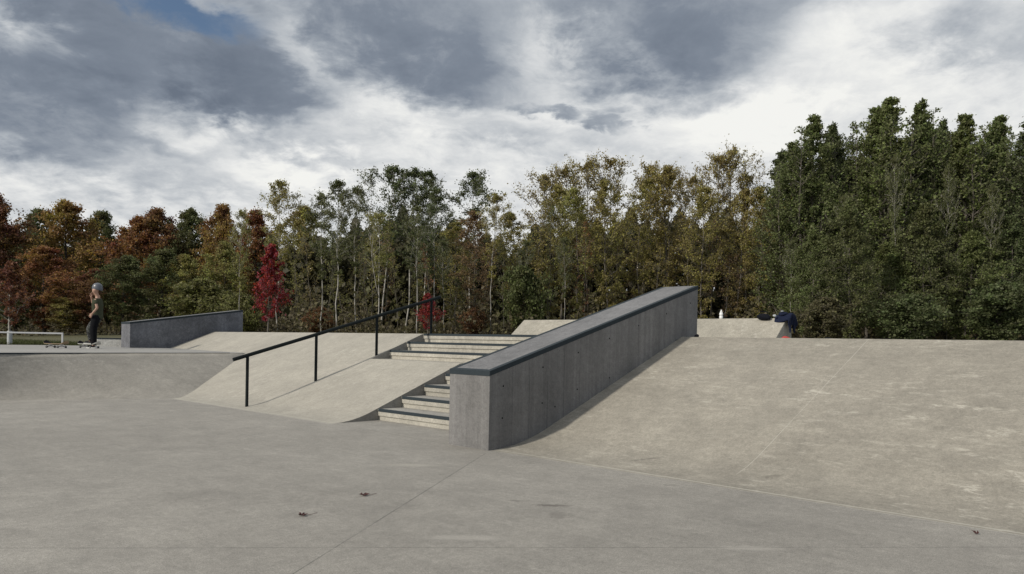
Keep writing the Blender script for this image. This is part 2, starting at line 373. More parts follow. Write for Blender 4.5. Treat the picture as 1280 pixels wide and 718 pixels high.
# ------------------------------------------------------------------ banks
def sheet(prof_fn, ts, name, mat, label, cat, cut=None, side_mat=None):
    """height sheet over (s,t) with skirts; prof_fn(t) -> [(s,z)] with constant length"""
    rows = [prof_fn(t) for t in ts]; m_ = len(rows[0]); v = []; f = []; mi = []
    for t, r in zip(ts, rows): v += [W(s, t, z) for s, z in r]
    keep = set()
    for j in range(len(ts) - 1):
        for i in range(m_ - 1):
            if cut and cut((rows[j][i][0] + rows[j][i + 1][0]) / 2, (ts[j] + ts[j + 1]) / 2): continue
            keep.add((j, i)); f.append((j * m_ + i, j * m_ + i + 1, (j + 1) * m_ + i + 1, (j + 1) * m_ + i)); mi.append(0)
    base = len(v); v += [Vector((p.x, p.y, -.2)) for p in v[:base]]
    def skirt(a, b_): f.append((a, b_, b_ + base, a + base)); mi.append(1)
    for (j, i) in keep:
        if (j - 1, i) not in keep: skirt(j * m_ + i, j * m_ + i + 1)
        if (j + 1, i) not in keep: skirt((j + 1) * m_ + i, (j + 1) * m_ + i + 1)
        if (j, i - 1) not in keep: skirt(j * m_ + i, (j + 1) * m_ + i)
        if (j, i + 1) not in keep: skirt(j * m_ + i + 1, (j + 1) * m_ + i + 1)
        f.append((j * m_ + i + base, j * m_ + i + 1 + base, (j + 1) * m_ + i + 1 + base, (j + 1) * m_ + i + base)); mi.append(1)
    loc = W(ts[0] * 0 + .2, (ts[0] + ts[-1]) / 2, 0)
    o = mesh_obj(name, v, f, mat, None, loc, mats=[mat, side_mat or mat], midx=mi)
    bm = bmesh.new(); bm.from_mesh(o.data); bmesh.ops.delete(bm, geom=[x for x in bm.verts if not x.link_faces], context='VERTS')
    bmesh.ops.recalc_face_normals(bm, faces=bm.faces)
    for fc in bm.faces: fc.smooth = abs(fc.normal.z) > .5
    for e in bm.edges:
        if len(e.link_faces) == 2 and e.calc_face_angle(0) > R(25): e.smooth = False
    bm.to_mesh(o.data); bm.free()
    return tag(o, label, cat)
pr = bank_profile(.49, .3681, .45, H)
sheet(lambda t: pr, [-15.9, -12, -8, -5, -2.5, 0, .05], 'concrete_bank', M_bank, 'wide sunlit concrete bank with pale scuffs and one slanting joint, right of the tall ledge', 'skate ramp')
S_REC = 2.425
def midprof(t):
    p = bank_profile(z0f(t), SLOPE, .31, H); q = p[:-1]; z0_ = z0f(t); s1_ = z0_ + .31
    return q + [(z0_ + 5 * RS / SLOPE, 5 * RS), p[-1]]
sheet(midprof, [3.0015, 4.0, 5.2915, 6.5, 8, 10, 12, 14, 15.68], 'concrete_bank', M_bank_mid, 'pale concrete bank carrying the black handrail, left of the stairs', 'skate ramp',
      cut=lambda s, t: t < 5.29 and s > S_REC, side_mat=M_side)
# left transition: ruled surface between a bending toe and the straight lip
ss = [-21.9, -12, -7, -4, -2.4, -1.4, -.6, .13, 1., 2., 3.2]
def toe_t(s): return 7.85 if s > .13 else 7.85 + min(1.25, (.13 - s) * .50)
v = []; NP = 14
for s in ss:
    a, b_ = toe_t(s), QT(s); k = b_ - a; slp = H2 / k; tl = min(.42, .25 * k) if k > 1.6 else .38 * k
    # parabola over 2*tl then line reaching (k,H2); slope chosen so the line passes there
    m_ = H2 / (k - tl)
    for i in range(NP + 1):
        x = k * i / NP; z = m_ * x * x / (4 * tl) if x < 2 * tl else m_ * (x - tl)
        v.append(W(s, a + x, z if i else -.012))
m1 = NP + 1; f = [(j * m1 + i, j * m1 + i + 1, (j + 1) * m1 + i + 1, (j + 1) * m1 + i) for j in range(len(ss) - 1) for i in range(NP)]
base = len(v); v += [Vector((p.x, p.y, -.2)) for p in v]
f += [(j * m1 + NP, (j + 1) * m1 + NP, (j + 1) * m1 + NP + base, j * m1 + NP + base) for j in range(len(ss) - 1)]
f += [(j * m1 + i, j * m1 + i + 1, j * m1 + i + 1 + base, j * m1 + i + base) for j in (0, len(ss) - 1) for i in range(NP)]
o = fixn(mesh_obj('concrete_bank', v, f, M_quarter, None, W(-3, 9), smooth=False))
for p in o.data.polygons: p.use_smooth = abs(p.normal.z) > .5
tag(o, 'curved grey concrete bank with a dark lip below the skateboarder, at the far left', 'skate ramp')
# steel lip of the lower deck, a part of that bank
mb = MB(); a = W(-21, QT(-21), 0); bq = W(2.25, QT(2.25), 0); dd = (bq - a).normalized(); pp = Vector((-dd.y, dd.x, 0))
if pp.dot(Tt) > 0: pp = -pp
q = []
for e in (a, bq):
    for (x, z) in ((.012, H2 - .03), (.012, H2 + .004), (-.03, H2 + .004), (-.03, H2 - .03)): q.append(e + pp * x + Vector((0, 0, z)))
mb.add(q, [(0, 1, 2, 3), (7, 6, 5, 4), (0, 4, 5, 1), (1, 5, 6, 2), (2, 6, 7, 3), (3, 7, 4, 0)])
mb.build('coping', M_steel, o, W(0, QT(0), H2))

# ------------------------------------------------------------------ stairs
ST = thing('concrete_stairs', 'concrete stairs with cream risers and dark steel nosings, left of the tall ledge', 'stairs', W(.86, 1.8))
fr = [.8614, 1.2749, 1.6884, 2.1019, 2.5154, 2.8233, 3.22, 3.6167]
for i in range(8):
    t1 = 3.0015 if i < 5 else 5.2915
    s0 = fr[i]; s1 = fr[i + 1] if i < 7 else 3.74; zt = RS * (i + 1); zb = RS * i
    prof = [(s0 + .018, zb - .05), (s0 + .018, zb + .052), (s0 + .010, zb + .056), (s0 + .010, zb + .060), (s0, zb + .064), (s0, zt), (s1 + .03, zt - .0), (s1 + .03, zb - .05)]
    v, f = prism_st(prof, .604, t1 - .001)
    mi = [1, 1] + [0, 0, 0, 0, 0, 1, 1, 1]
    o = mesh_obj('step', v, f, M_riser, ST, mats=[M_riser, M_tread], midx=mi); fixn(o)
    zz = RS * (i + 1)
    prof = [(s0 - .003, zt - .036), (s0 - .003, zt + .003), (s0 + .04, zt + .003), (s0 + .04, zt - .002), (s0 + .004, zt - .002), (s0 + .004, zt - .036)]
    v, f = prism_st(prof, .606, t1 - .012)
    bev(fixn(mesh_obj('nosing', v, f, M_steel, ST)), .002, 1)
# landing strip in front of the upper flight
v, f = prism_st([(S_REC, 5 * RS - .12), (S_REC, 5 * RS + .0005), (2.86, 5 * RS + .0005), (2.86, 5 * RS - .12)], 2.99, 5.29)
fixn(mesh_obj('landing', v, f, M_bank_mid, ST))

# ------------------------------------------------------------------ tall ledge
def ledge(name, label, s0, L, t0, wd_, z00, zt0, zt1, zb1, holes, mat, topmat):
    r = thing(name, label, 'ledge', W(s0, t0 + wd_ / 2, z00))
    v, f = prism_st([(s0, z00 - .05), (s0, zt0), (s0 + L, zt1), (s0 + L, min(z00, zb1) - .05)], t0, t0 + wd_)
    bev(fixn(mesh_obj('body', v, f, mat, r)), .004, 2)
    k = (zt1 - zt0) / L
    v, f = prism_st([(s0 + .05, zt0 + .05 * k - .004), (s0 + .05, zt0 + .05 * k + .0045), (s0 + L - .003, zt1 + .0045), (s0 + L - .003, zt1 - .004)], t0 + .055, t0 + wd_ - .055)
    fixn(mesh_obj('top', v, f, topmat, r))
    # steel angle along both long edges and across the front
    for (ta, tb, to) in ((t0, t0 + .055, t0 - .004), (t0 + wd_ - .055, t0 + wd_, t0 + wd_ + .004)):
        mb = MB()
        v, f = prism_st([(s0 - .004, zt0 + .0065), (s0 + L + .002, zt1 + .0065), (s0 + L + .002, zt1 - .006), (s0 - .004, zt0 - .006)], min(ta, to), max(tb, to)); mb.add(v, f)
        v, f = prism_st([(s0 - .004, zt0 - .006), (s0 + L + .002, zt1 - .006), (s0 + L + .002, zt1 - .046), (s0 - .004, zt0 - .046)], min(to, ta if to < ta else tb), max(to, ta if to < ta else tb) ); mb.add(v, f)
        bev(fixn(mb.build('coping', M_steel, r)), .002, 1)
    mb = MB()
    v, f = prism_st([(s0 - .005, zt0 - .046), (s0 - .005, zt0 + .0055), (s0 + .05, zt0 + .0055 + .05 * k), (s0 + .05, zt0 - .006), (s0 - .0005, zt0 - .008), (s0 - .0005, zt0 - .046)], t0 - .003, t0 + wd_ + .003); mb.add(v, f)
    fixn(mb.build('front_coping', M_steel, r))
    for (s, z) in holes:
        mb = MB(); c0 = W(s, t0 + .02, z); mb.tube([c0, W(s, t0 - .0015, z)], .010, 10); mb.build('tie_hole', M_hole, r, W(s, t0, z))
    return r
holes = [(.206, .659), (.199, .323), (.842, .848), (.84, .45), (1.066, .399), (1.478, 1.012), (1.472, .58), (2.105, 1.189), (2.117, .702), (2.754, 1.367), (3.435, 1.548), (4.085, 1.729)]
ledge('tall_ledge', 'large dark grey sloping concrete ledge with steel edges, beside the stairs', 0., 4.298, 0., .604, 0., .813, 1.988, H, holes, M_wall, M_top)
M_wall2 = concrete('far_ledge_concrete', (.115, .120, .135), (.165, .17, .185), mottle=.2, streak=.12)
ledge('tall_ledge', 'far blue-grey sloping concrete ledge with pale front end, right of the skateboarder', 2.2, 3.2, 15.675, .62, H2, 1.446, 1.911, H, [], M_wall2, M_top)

# ------------------------------------------------------------------ handrail
RL = thing('handrail', 'black steel handrail on four posts running down the pale bank beside the stairs', 'handrail', W(.4, 5.6, 0))
A_ = W(.12, 5.735, .757); B_ = W(3.89, 5.14, 1.941)
mb = MB(); mb.tube([A_, B_], .030, 12); mb.build('top_rail', M_rail, RL, smooth=False)
def rail_at(s):
    k = (s - .12) / (3.89 - .12); return A_.lerp(B_, k)
for s, zb in ((.34, -.02), (1.47, .36), (2.585, 5 * RS - .02), (3.70, 1.2)):
    p = rail_at(s); mb = MB(); mb.tube([(p.x, p.y, zb), (p.x, p.y, p.z)], .024, 12)
    mb.build('post', M_rail, RL, (p.x, p.y, zb), smooth=False)

# ------------------------------------------------------------------ far wedge ramp with things left on it
M_far = concrete('far_ramp_concrete', (.27, .255, .215), (.32, .30, .255), scuff=.5, stretch=(1, 1, 1))
KT = H + .418
v, f = prism_st([(7.45, H - .02), (8.0, KT), (8.2, KT), (8.24, H - .02)], .19, 6.68)
bev(tag(fixn(mesh_obj('wedge_ramp', v, f, M_far, None, W(7.8, 3.4, H))), 'low pale concrete wedge ramp on the upper deck, behind the dark ledge', 'skate ramp'), .01, 2)
M_white = plain('white_plastic', (.75, .76, .76), .35, 0, .04); M_black = plain('black_nylon', (.005, .006, .010), .8, 0, .3, 80); M_navy = plain('navy_cloth', (.011, .015, .034), .9, 0, .35, 25)
M_greyc = plain('pale_grey_cloth', (.42, .45, .47), .8, 0, .1, 30); M_red = plain('red_cloth', (.35, .05, .045), .8, 0, .25, 30)
bp = W(8.1, 1.55, KT)
r = thing('water_bottle', 'white water bottle standing on top of the wedge ramp, right of the dark ledge', 'bottle', bp)
MB().lathe(bp, [(.033, 0), (.036, .01), (.036, .055), (.031, .065), (.036, .075), (.036, .112), (.02, .13)], 16).build('body', M_white, r, smooth=True)
MB().lathe(bp + Vector((0, 0, .129)), [(.022, 0), (.022, .022), (.012, .028), (.012, .046), (.006, .05)], 12).build('cap', M_white, r, smooth=True)
MB().lathe(bp + Vector((0, 0, .057)), [(.0315, 0), (.0328, .004), (.0328, .009), (.0315, .013)], 12).build('band', M_black, r)
# black bag lying on the slope
def lumpy(mb, amp, sc, seed):
    from mathutils import noise as mn
    for i, q in enumerate(mb.v):
        nn = mn.noise_vector(q * sc + Vector((seed, seed, seed))); mb.v[i] = q + nn * amp
    return mb
bg_ = W(7.93, .60, KT + .02)
r = thing('gear_bag', 'small black rounded bag lying on the crest of the wedge ramp beside the navy jacket', 'bag', bg_)
ax = (W(0, 1) - W(0, 0))
lumpy(MB().tube([bg_ + ax * x for x in (-.13, -.10, -.045, .045, .10, .13)], [.025, .045, .056, .060, .045, .025], 14), .022, 9, 3).build('body', M_black, r, smooth=True)
MB().tube([bg_ + ax * (-.09) + Vector((0, 0, .07)), bg_ + ax * (-.04) + Vector((0, 0, .105)), bg_ + ax * .05 + Vector((0, 0, .10)), bg_ + ax * .10 + Vector((0, 0, .065))], .008, 6).build('strap', M_black, r, smooth=True)
jk = W(8.02, .26, KT)
r = thing('jacket', 'navy blue jacket with a pale patch draped over the right end of the wedge ramp', 'jacket', jk)
# draped cloth: grid lying over the crest and hanging over the end wall
mb = MB(); rows = []; NU, NV = 16, 20
from mathutils import noise as mnz
vv = []
for j in range(NV + 1):
    for i in range(NU + 1):
        a = i / NU * 2 - 1; d = j / NV            # a across s, d from the crest out over the end
        run = d * .52
        tpos = .42 - min(run, .27) - .028 * math.sin(min(1, run / .4) * 3.1)
        zz = KT + .045 + .045 * math.sin(d * 3.) - max(0, run - .27) * .8
        spos = 8.07 + a * (.16 + .03 * math.sin(d * 5))
        over = max(0, abs(a) - .45)
        if a < 0: zz -= over * .25
        else: zz -= over * .30
        if d > .5: tpos -= .045
        q = W(spos, tpos, zz) + mnz.noise_vector(Vector((a * 2.4, d * 3.2, 4))) * .045
        vv.append(q)
ff = [(j * (NU + 1) + i, j * (NU + 1) + i + 1, (j + 1) * (NU + 1) + i + 1, (j + 1) * (NU + 1) + i) for j in range(NV) for i in range(NU)]
o = mesh_obj('cloth', vv, ff, M_navy, r, smooth=True); m_ = o.modifiers.new('thick', 'SOLIDIFY'); m_.thickness = .035; m_.offset = 1; o.modifiers.new('sub', 'SUBSURF').render_levels = 1
lumpy(MB().ball(W(8.0, .26, KT + .08), .08, rx=(.085, .08, .045)), .02, 8, 2).build('hood', M_navy, r, smooth=True)
lumpy(MB().ball(W(7.87, .37, KT + .04), .03, rx=(.035, .018, .024)), .006, 12, 6).build('pale_patch', M_greyc, r, smooth=True)
lumpy(MB().ball(W(7.94, .26, KT + .125), .03, rx=(.03, .022, .010)), .004, 12, 6).build('collar', M_greyc, r, smooth=True)
rp = W(5.6, -.78, H - .06)
o = lumpy(MB().ball(rp + Vector((0, 0, .055)), .1, 18, 10, rx=(.07, .075, .05)), .016, 9, 5).build('cap', M_red, None, rp, smooth=True)
tag(o, 'small red cloth cap lying on the upper deck edge below the jacket', 'cap')
p_ = W(3.90, .0, H) ; p_ = W(4.0, -.16, H)
tag(lumpy(MB().ball(p_ + Vector((0, 0, .018)), .03, 10, 6, rx=(.034, .03, .022)), .006, 20, 1).build('stone', M_black, None, p_, smooth=True), 'small black stone on the bank lip, just right of the tall ledge end', 'stone')
p_ = W(3.90, -2.0, H)
tag(lumpy(MB().ball(p_ + Vector((0, 0, .006)), .03, 10, 6, rx=(.045, .02, .008)), .004, 20, 4).build('twig', M_black, None, p_, smooth=True), 'short flat dark twig on the lip of the wide right bank', 'twig')

# ------------------------------------------------------------------ leaves and debris on the floor
M_leaf = plain('dead_leaf', (.06, .018, .016), .7, 0, .3, 60)
def maple_leaf(c, rad, rot, label, zoff=0., stem=.05):
    c = Vector(c); pts = []
    for k in range(20):
        a = 2 * math.pi * k / 20; rr = rad * (1 if k % 4 == 0 else (.62 if k % 2 == 0 else .48)) * random.uniform(.85, 1.1)
        pts.append(c + Vector((math.cos(a + rot) * rr, math.sin(a + rot) * rr, .006 + .014 * abs(math.sin(a * 2.5 + 1)) * random.random() * 1.4)))
    mb = MB(); mb.add([c + Vector((0, 0, .006))] + pts, [(0, 1 + k, 1 + (k + 1) % 20) for k in range(20)])
    mb.tube([c + Vector((0, 0, .006)), c + Vector((math.cos(rot) * stem, math.sin(rot) * stem, .008)), c + Vector((math.cos(rot + .3) * stem * 1.8, math.sin(rot + .3) * stem * 1.8, .012))], .0015, 4)
    o = mb.build('fallen_leaf', M_leaf, None, c); m_ = o.modifiers.new('thick', 'SOLIDIFY'); m_.thickness = .0015
    return tag(o, label, 'leaf')
maple_leaf((-1.30, 4.64, 0), .035, .2, 'dark red curled leaf on the floor, the nearer of the two left of the joint')
maple_leaf((-1.04, 5.27, 0), .042, .1, 'flat dark leaf on the floor, the farther of the two left of the joint')
lp = W(.42, -4.55, 0)
def bank_z(s): return .3681 * (s - .04) ** 2 / (4 * .45) if s < .94 else .3681 * (s - .49)
maple_leaf((2.87, 4.51, .0), .018, 1.2, 'tiny black curled leaf at the foot of the wide bank, far right', stem=.03)

# ------------------------------------------------------------------ lower deck furniture
M_wpaint = plain('white_painted_steel', (.46, .47, .48), .45, 0, .05); M_wconc = concrete('white_concrete', (.55, .54, .50), (.62, .61, .57), mottle=.16)
a, b2 = Vector((-13.12, 21.5, H2)), Vector((-17.3, 20.9, H2))
r = thing('flat_rail', 'low white steel flat rail at the far left edge of the lower deck', 'rail', a)
d = (b2 - a).normalized(); pz = Vector((-d.y, d.x, 0))
mt = Matrix.Translation(a) @ Matrix(((d.x, pz.x, 0, 0), (d.y, pz.y, 0, 0), (0, 0, 1, 0), (0, 0, 0, 1)))
bev(MB().box((-.022, -.022, .325), (4.2, .022, .37), mt).build('top_rail', M_wpaint, r), .006)
for x in (0, 1.95, 4.14):
    bev(MB().box((x - .022, -.02, -.02), (x + .022, .02, .324), mt).build('leg', M_wpaint, r, mt @ Vector((x, 0, 0))), .004)
a = Vector((-12.0, 21.3, H2)); b2 = Vector((-9.0, 22.5, H2)); d = (b2 - a); L = d.length; d.normalize(); pz = Vector((-d.y, d.x, 0))
mt = Matrix.Translation(a) @ Matrix(((d.x, pz.x, 0, 0), (d.y, pz.y, 0, 0), (0, 0, 1, 0), (0, 0, 0, 1)))
r = thing('low_wall', 'low white concrete wall behind the skateboarder, left of the far dark ledge', 'wall', a)
bev(MB().box((0, 0, -.05), (L, .35, .215), mt).build('body', M_wconc, r), .01)
bev(MB().box((-.01, -.01, .2152), (L, .36, .245), mt).build('coping', M_steel, r), .004)

# ------------------------------------------------------------------ skateboards
M_wood = plain('maple_ply', (.30, .22, .13), .5, 0, .2, 30); M_grip = plain('grip_tape', (.02, .02, .022), .95, 0, .3, 200); M_alu = plain('truck_metal', (.45, .45, .46), .35, .9, .05); M_wheel = plain('urethane', (.10, .10, .10), .5); M_deckp = plain('white_board_underside', (.55, .54, .5), .5)
def skateboard(loc, rz, pitch, label, under):
    r = thing('skateboard', label, 'skateboard', loc, None)
    r.rotation_euler = (0, pitch, rz)
    def ob(name, mb, mat, par=r, smooth=False):
        me = bpy.data.meshes.new(name); me.from_pydata([tuple(q) for q in mb.v], [], mb.f); me.update(); me.materials.append(mat)
        if smooth: me.polygons.foreach_set('use_smooth', [True] * len(me.polygons))
        o = bpy.data.objects.new(name, me); COL.objects.link(o); o.parent = par; return o
    def deckmesh(z, th, k=1.):
        mb = MB(); n = 24; top = []; 
        for i in range(n + 1):
            x = -.39 + .78 * i / n; e = max(0, abs(x) - .27); zz = z + e * e * 5.2
            hw = .10 * math.sqrt(max(.02, 1 - max(0, (abs(x) - .27) / .12) ** 2.4)) * k
            for yy in (-1, -.6, 0, .6, 1): top.append(Vector((x * k, yy * hw, zz + abs(yy) ** 3 * .008)))
        bot = [q - Vector((0, 0, th)) for q in top]; N = len(top); mb.v = top + bot
        for i in range(n):
            for j in range(4):
                a_ = i * 5 + j; mb.f.append((a_, a_ + 5, a_ + 6, a_ + 1)); mb.f.append((a_ + N, a_ + 1 + N, a_ + 6 + N, a_ + 5 + N))
            mb.f.append((i * 5, i * 5 + N, i * 5 + 5 + N, i * 5 + 5)); mb.f.append((i * 5 + 4, i * 5 + 9, i * 5 + 9 + N, i * 5 + 4 + N))
        mb.f.append((0, 1, 2, 3, 4, 4 + N, 3 + N, 2 + N, 1 + N, N)); q = n * 5; mb.f.append((q + 4, q + 3, q + 2, q + 1, q, q + N, q + 1 + N, q + 2 + N, q + 3 + N, q + 4 + N))
        return mb
    dk = ob('deck', deckmesh(.100, .012), under); fixn(dk)
    g_ = ob('grip_tape', deckmesh(.1015, .001, .985), M_grip); fixn(g_)
    for sx_ in (-1, 1):
        x = .2 * sx_
        tr = ob('truck', MB().box((x - .035, -.03, .065), (x + .035, .03, .087)).tube([(x, -.09, .03), (x, -.03, .045), (x, .03, .045), (x, .09, .03)], .011, 8).tube([(x, 0, .07), (x, 0, .035)], .02, 8), M_alu)
        for sy in (-1, 1):
            ob('wheel', MB().tube([(x, sy * .085, .028), (x, sy * .09, .028), (x, sy * .115, .028), (x, sy * .12, .028)], [.022, .028, .028, .022], 14), M_wheel, tr, False)
    return r
KID = Vector((-10.35, 18.20, H2))
skateboard(KID + Vector((-.12, .05, 0)), R(-28), 0, 'pale skateboard under the front foot of the person', M_deckp)
skateboard(Vector((-10.98, 17.75, H2)), R(-24), 0, 'empty dark skateboard standing on the lower deck left of the person', M_wood)

# ------------------------------------------------------------------ person (faces image left)
M_skin = plain('skin', (.42, .25, .18), .55, 0, .05, 20); M_shirt = plain('olive_shirt', (.050, .056, .036), .9, 0, .2, 25); M_pants = plain('black_trousers', (.007, .0075, .009), .9, 0, .3, 20)
M_camo, nt, b = newmat('camouflage_trousers')
g = nt.node('ShaderNodeNewGeometry').outputs['Position']; nt.put(b.inputs['Base Color'], nt.ramp(nt.noise(g, 14, 3, .5, .6), [(.0, (.012, .013, .014)), (.46, (.02, .022, .022)), (.50, (.10, .105, .10)), (.58, (.055, .06, .05)), (.64, (.02, .02, .02))], 'CONSTANT'))
M_helmet = plain('grey_helmet', (.095, .105, .125), .35, 0, .08); M_hair = plain('brown_hair', (.06, .035, .02), .8); M_shoe = plain('black_shoe', (.02, .02, .022), .8); M_sole = plain('white_sole', (.6, .6, .57), .7); M_dark = plain('dark_eye', (.02, .015, .012), .3)
PS = thing('person', 'person in grey helmet, olive T-shirt and dark trousers, hand raised to the mouth', 'person', KID)
def LP(x, y, z): return Vector((-x, -y, z))       # forward, left, up
def skin(name, chains, mat, par=PS, sub=2, root=0):
    """chains: list of [(pos, (rx,ry))...]; equal positions are welded"""
    vs = []; rs = []; es = []; idx = {}
    for ch in chains:
        prev = None
        for p, r_ in ch:
            k = tuple(round(c, 4) for c in p)
            if k not in idx: idx[k] = len(vs); vs.append(LP(*p)); rs.append(r_ if isinstance(r_, tuple) else (r_, r_))
            i = idx[k]
            if prev is not None and prev != i: es.append((prev, i))
            prev = i
    me = bpy.data.meshes.new(name); me.from_pydata(vs, es, []); me.materials.append(mat)
    o = bpy.data.objects.new(name, me); COL.objects.link(o); o.parent = par
    sk = o.modifiers.new('skin', 'SKIN'); sk.use_smooth_shade = True
    lay = me.skin_vertices[0].data
    for i, r_ in enumerate(rs): lay[i].radius = r_
    lay[root].use_root = True
    sb = o.modifiers.new('sub', 'SUBSURF'); sb.levels = sub; sb.render_levels = sub
    return o
hip = (-.11, 0, .80); belly = (-.10, 0, .93); chest = (-.11, 0, 1.10); neck0 = (-.105, 0, 1.235); neck = (-.095, 0, 1.30); head = (-.075, 0, 1.40); crown = (-.085, 0, 1.50)
shL, elL, wrL = (-.12, .15, 1.20), (-.20, .19, .99), (-.09, .20, .855)
shR, elR, wrR = (-.08, -.15, 1.20), (.09, -.15, 1.05), (.085, -.06, 1.25)
hL, kL, aL = (-.10, .08, .76), (-.06, .10, .43), (-.09, .11, .08)
hR, kR, aR = (-.09, -.08, .76), (.15, -.09, .50), (.10, -.09, .19)
def fingers(w, d, side, curl, r_=.0085):
    """palm + five fingers from wrist w, pointing along d, spread along side, curling along curl"""
    w = Vector(w); d = Vector(d).normalized(); side = Vector(side).normalized(); curl = Vector(curl).normalized(); chs = []
    palm = w + d * .075
    chs.append([(tuple(w), .022), (tuple(w + d * .035), (.016, .028)), (tuple(palm), (.014, .032))])
    for k, ln in zip((-1.5, -.5, .5, 1.5), (.055, .065, .070, .060)):
        b0 = palm + side * k * .018
        chs.append([(tuple(palm), (.014, .032)), (tuple(b0 + d * .008), r_), (tuple(b0 + d * ln * .55 + curl * .012), r_ * .95), (tuple(b0 + d * ln * .85 + curl * .036), r_ * .8)])
    t0 = w + d * .03
    chs.append([(tuple(w + d * .035), (.016, .028)), (tuple(t0 + side * .036 + d * .012), r_ * 1.1), (tuple(t0 + side * .05 + d * .04 + curl * .012), r_)])
    return chs
ch = [[(hip, (.09, .11)), (belly, (.085, .11)), (chest, (.085, .12)), (neck0, (.055, .06)), (neck, .050), ((-.075, 0, 1.365), (.085, .07)), ((-.06, 0, 1.41), (.125, .095)), (crown, (.12, .10))],
      [(chest, (.085, .12)), (shL, .042), (elL, .033), (wrL, .022)], [(chest, (.085, .12)), (shR, .042), (elR, .033), (wrR, .022)],
      [(hip, (.09, .11)), (hL, .075), (kL, .05), (aL, .032)], [(hip, (.09, .11)), (hR, .075), (kR, .05), (aR, .032)],
      [(aL, .032), ((-.01, .11, .035), .025)], [(aR, .032), ((.17, -.09, .14), .025)]]
ch += fingers(wrL, (.6, .0, -.8), (.8, 0, .6), (.0, -1, 0)) + fingers(wrR, (-.15, .25, 1.), (.9, .5, 0), (-1, .3, 0))
skin('body', ch, M_skin)
# face
def sphere(name, c, rx, mat, par=PS, n=16): 
    mb = MB(); mb.ball(LP(*c), 1, n, 10, rx=rx); mb_v = mb.v
    me = bpy.data.meshes.new(name); me.from_pydata([tuple(q) for q in mb_v], [], mb.f); me.update(); me.materials.append(mat); me.polygons.foreach_set('use_smooth', [True] * len(me.polygons))
    o = bpy.data.objects.new(name, me); COL.objects.link(o); o.parent = par; return o
sphere('nose', (.024, 0, 1.405), (.020, .011, .016), M_skin); 
for s_ in (-1, 1): sphere('eye', (.004, s_ * .03, 1.43), (.009, .012, .008), M_dark); sphere('ear', (-.085, s_ * .072, 1.405), (.018, .009, .028), M_skin)
sphere('mouth', (.010, 0, 1.36), (.008, .022, .006), plain('lips', (.30, .12, .10), .5))
skin('hair', [[((-.12, 0, 1.47), (.07, .075)), ((-.145, 0, 1.37), (.035, .06)), ((-.14, 0, 1.32), (.02, .04))]], M_hair)
# helmet: dome with rim
mb = MB(); NU = 24
prof = [(1.0, 0), (1.04, .012), (1.03, .045), (.97, .085), (.80, .125), (.55, .150), (.25, .163), (.02, .166)]
for r_, z in prof:
    for k in range(NU):
        a = 2 * math.pi * k / NU; drop = -.035 * max(0, -math.cos(a)) * (z < .05)
        mb.v.append(LP(-.092 + .122 * r_ * math.cos(a), .10 * r_ * math.sin(a), 1.452 + z + drop))
for j in range(len(prof) - 1):
    for k in range(NU): a = j * NU + k; b_ = j * NU + (k + 1) % NU; mb.f.append((a, b_, b_ + NU, a + NU))
mb.f.append(tuple((len(prof) - 1) * NU + k for k in range(NU)))
me = bpy.data.meshes.new('helmet'); me.from_pydata([tuple(q) for q in mb.v], [], mb.f); me.update(); me.materials.append(M_helmet); me.polygons.foreach_set('use_smooth', [True] * len(me.polygons))
hm = bpy.data.objects.new('helmet', me); COL.objects.link(hm); hm.parent = PS; fixn(hm); m_ = hm.modifiers.new('t', 'SOLIDIFY'); m_.thickness = .012
mb = MB()
for s_ in (-1, 1): mb.tube([LP(-.085, s_ * .088, 1.45), LP(-.06, s_ * .07, 1.36), LP(-.035, 0, 1.315)], .006, 6)
me = bpy.data.meshes.new('chin_strap'); me.from_pydata([tuple(q) for q in mb.v], [], mb.f); me.materials.append(M_black); o = bpy.data.objects.new('chin_strap', me); COL.objects.link(o); o.parent = hm
# T-shirt with short sleeves
mix = lambda a, b_, k: tuple(a[i] * (1 - k) + b_[i] * k for i in range(3))
skin('shirt', [[((-.11, 0, .70), (.13, .15)), ((-.11, 0, .80), (.125, .15)), (belly, (.115, .145)), (chest, (.115, .145)), ((-.105, 0, 1.215), (.075, .095))],
               [(chest, (.10, .135)), (mix(chest, shL, .9), .062), (mix(shL, elL, .35), .056), (mix(shL, elL, .62), .056)], [(chest, (.10, .135)), (mix(chest, shR, .9), .062), (mix(shR, elR, .35), .056), (mix(shR, elR, .62), .056)]], M_shirt)
skin('trousers', [[((-.11, 0, .93), (.10, .12)), (hip, (.11, .13)), (hL, .11), (mix(hL, kL, .5), .098), (kL, .085), (mix(kL, aL, .6), .075), (mix(aL, kL, -.03), .068)]], M_pants)
skin('trouser_leg', [[(mix(hip, hR, .6), .09), (hR, .105), (mix(hR, kR, .5), .095), (kR, .085), (mix(kR, aR, .6), .072), (mix(aR, kR, -.05), .066)]], M_camo)
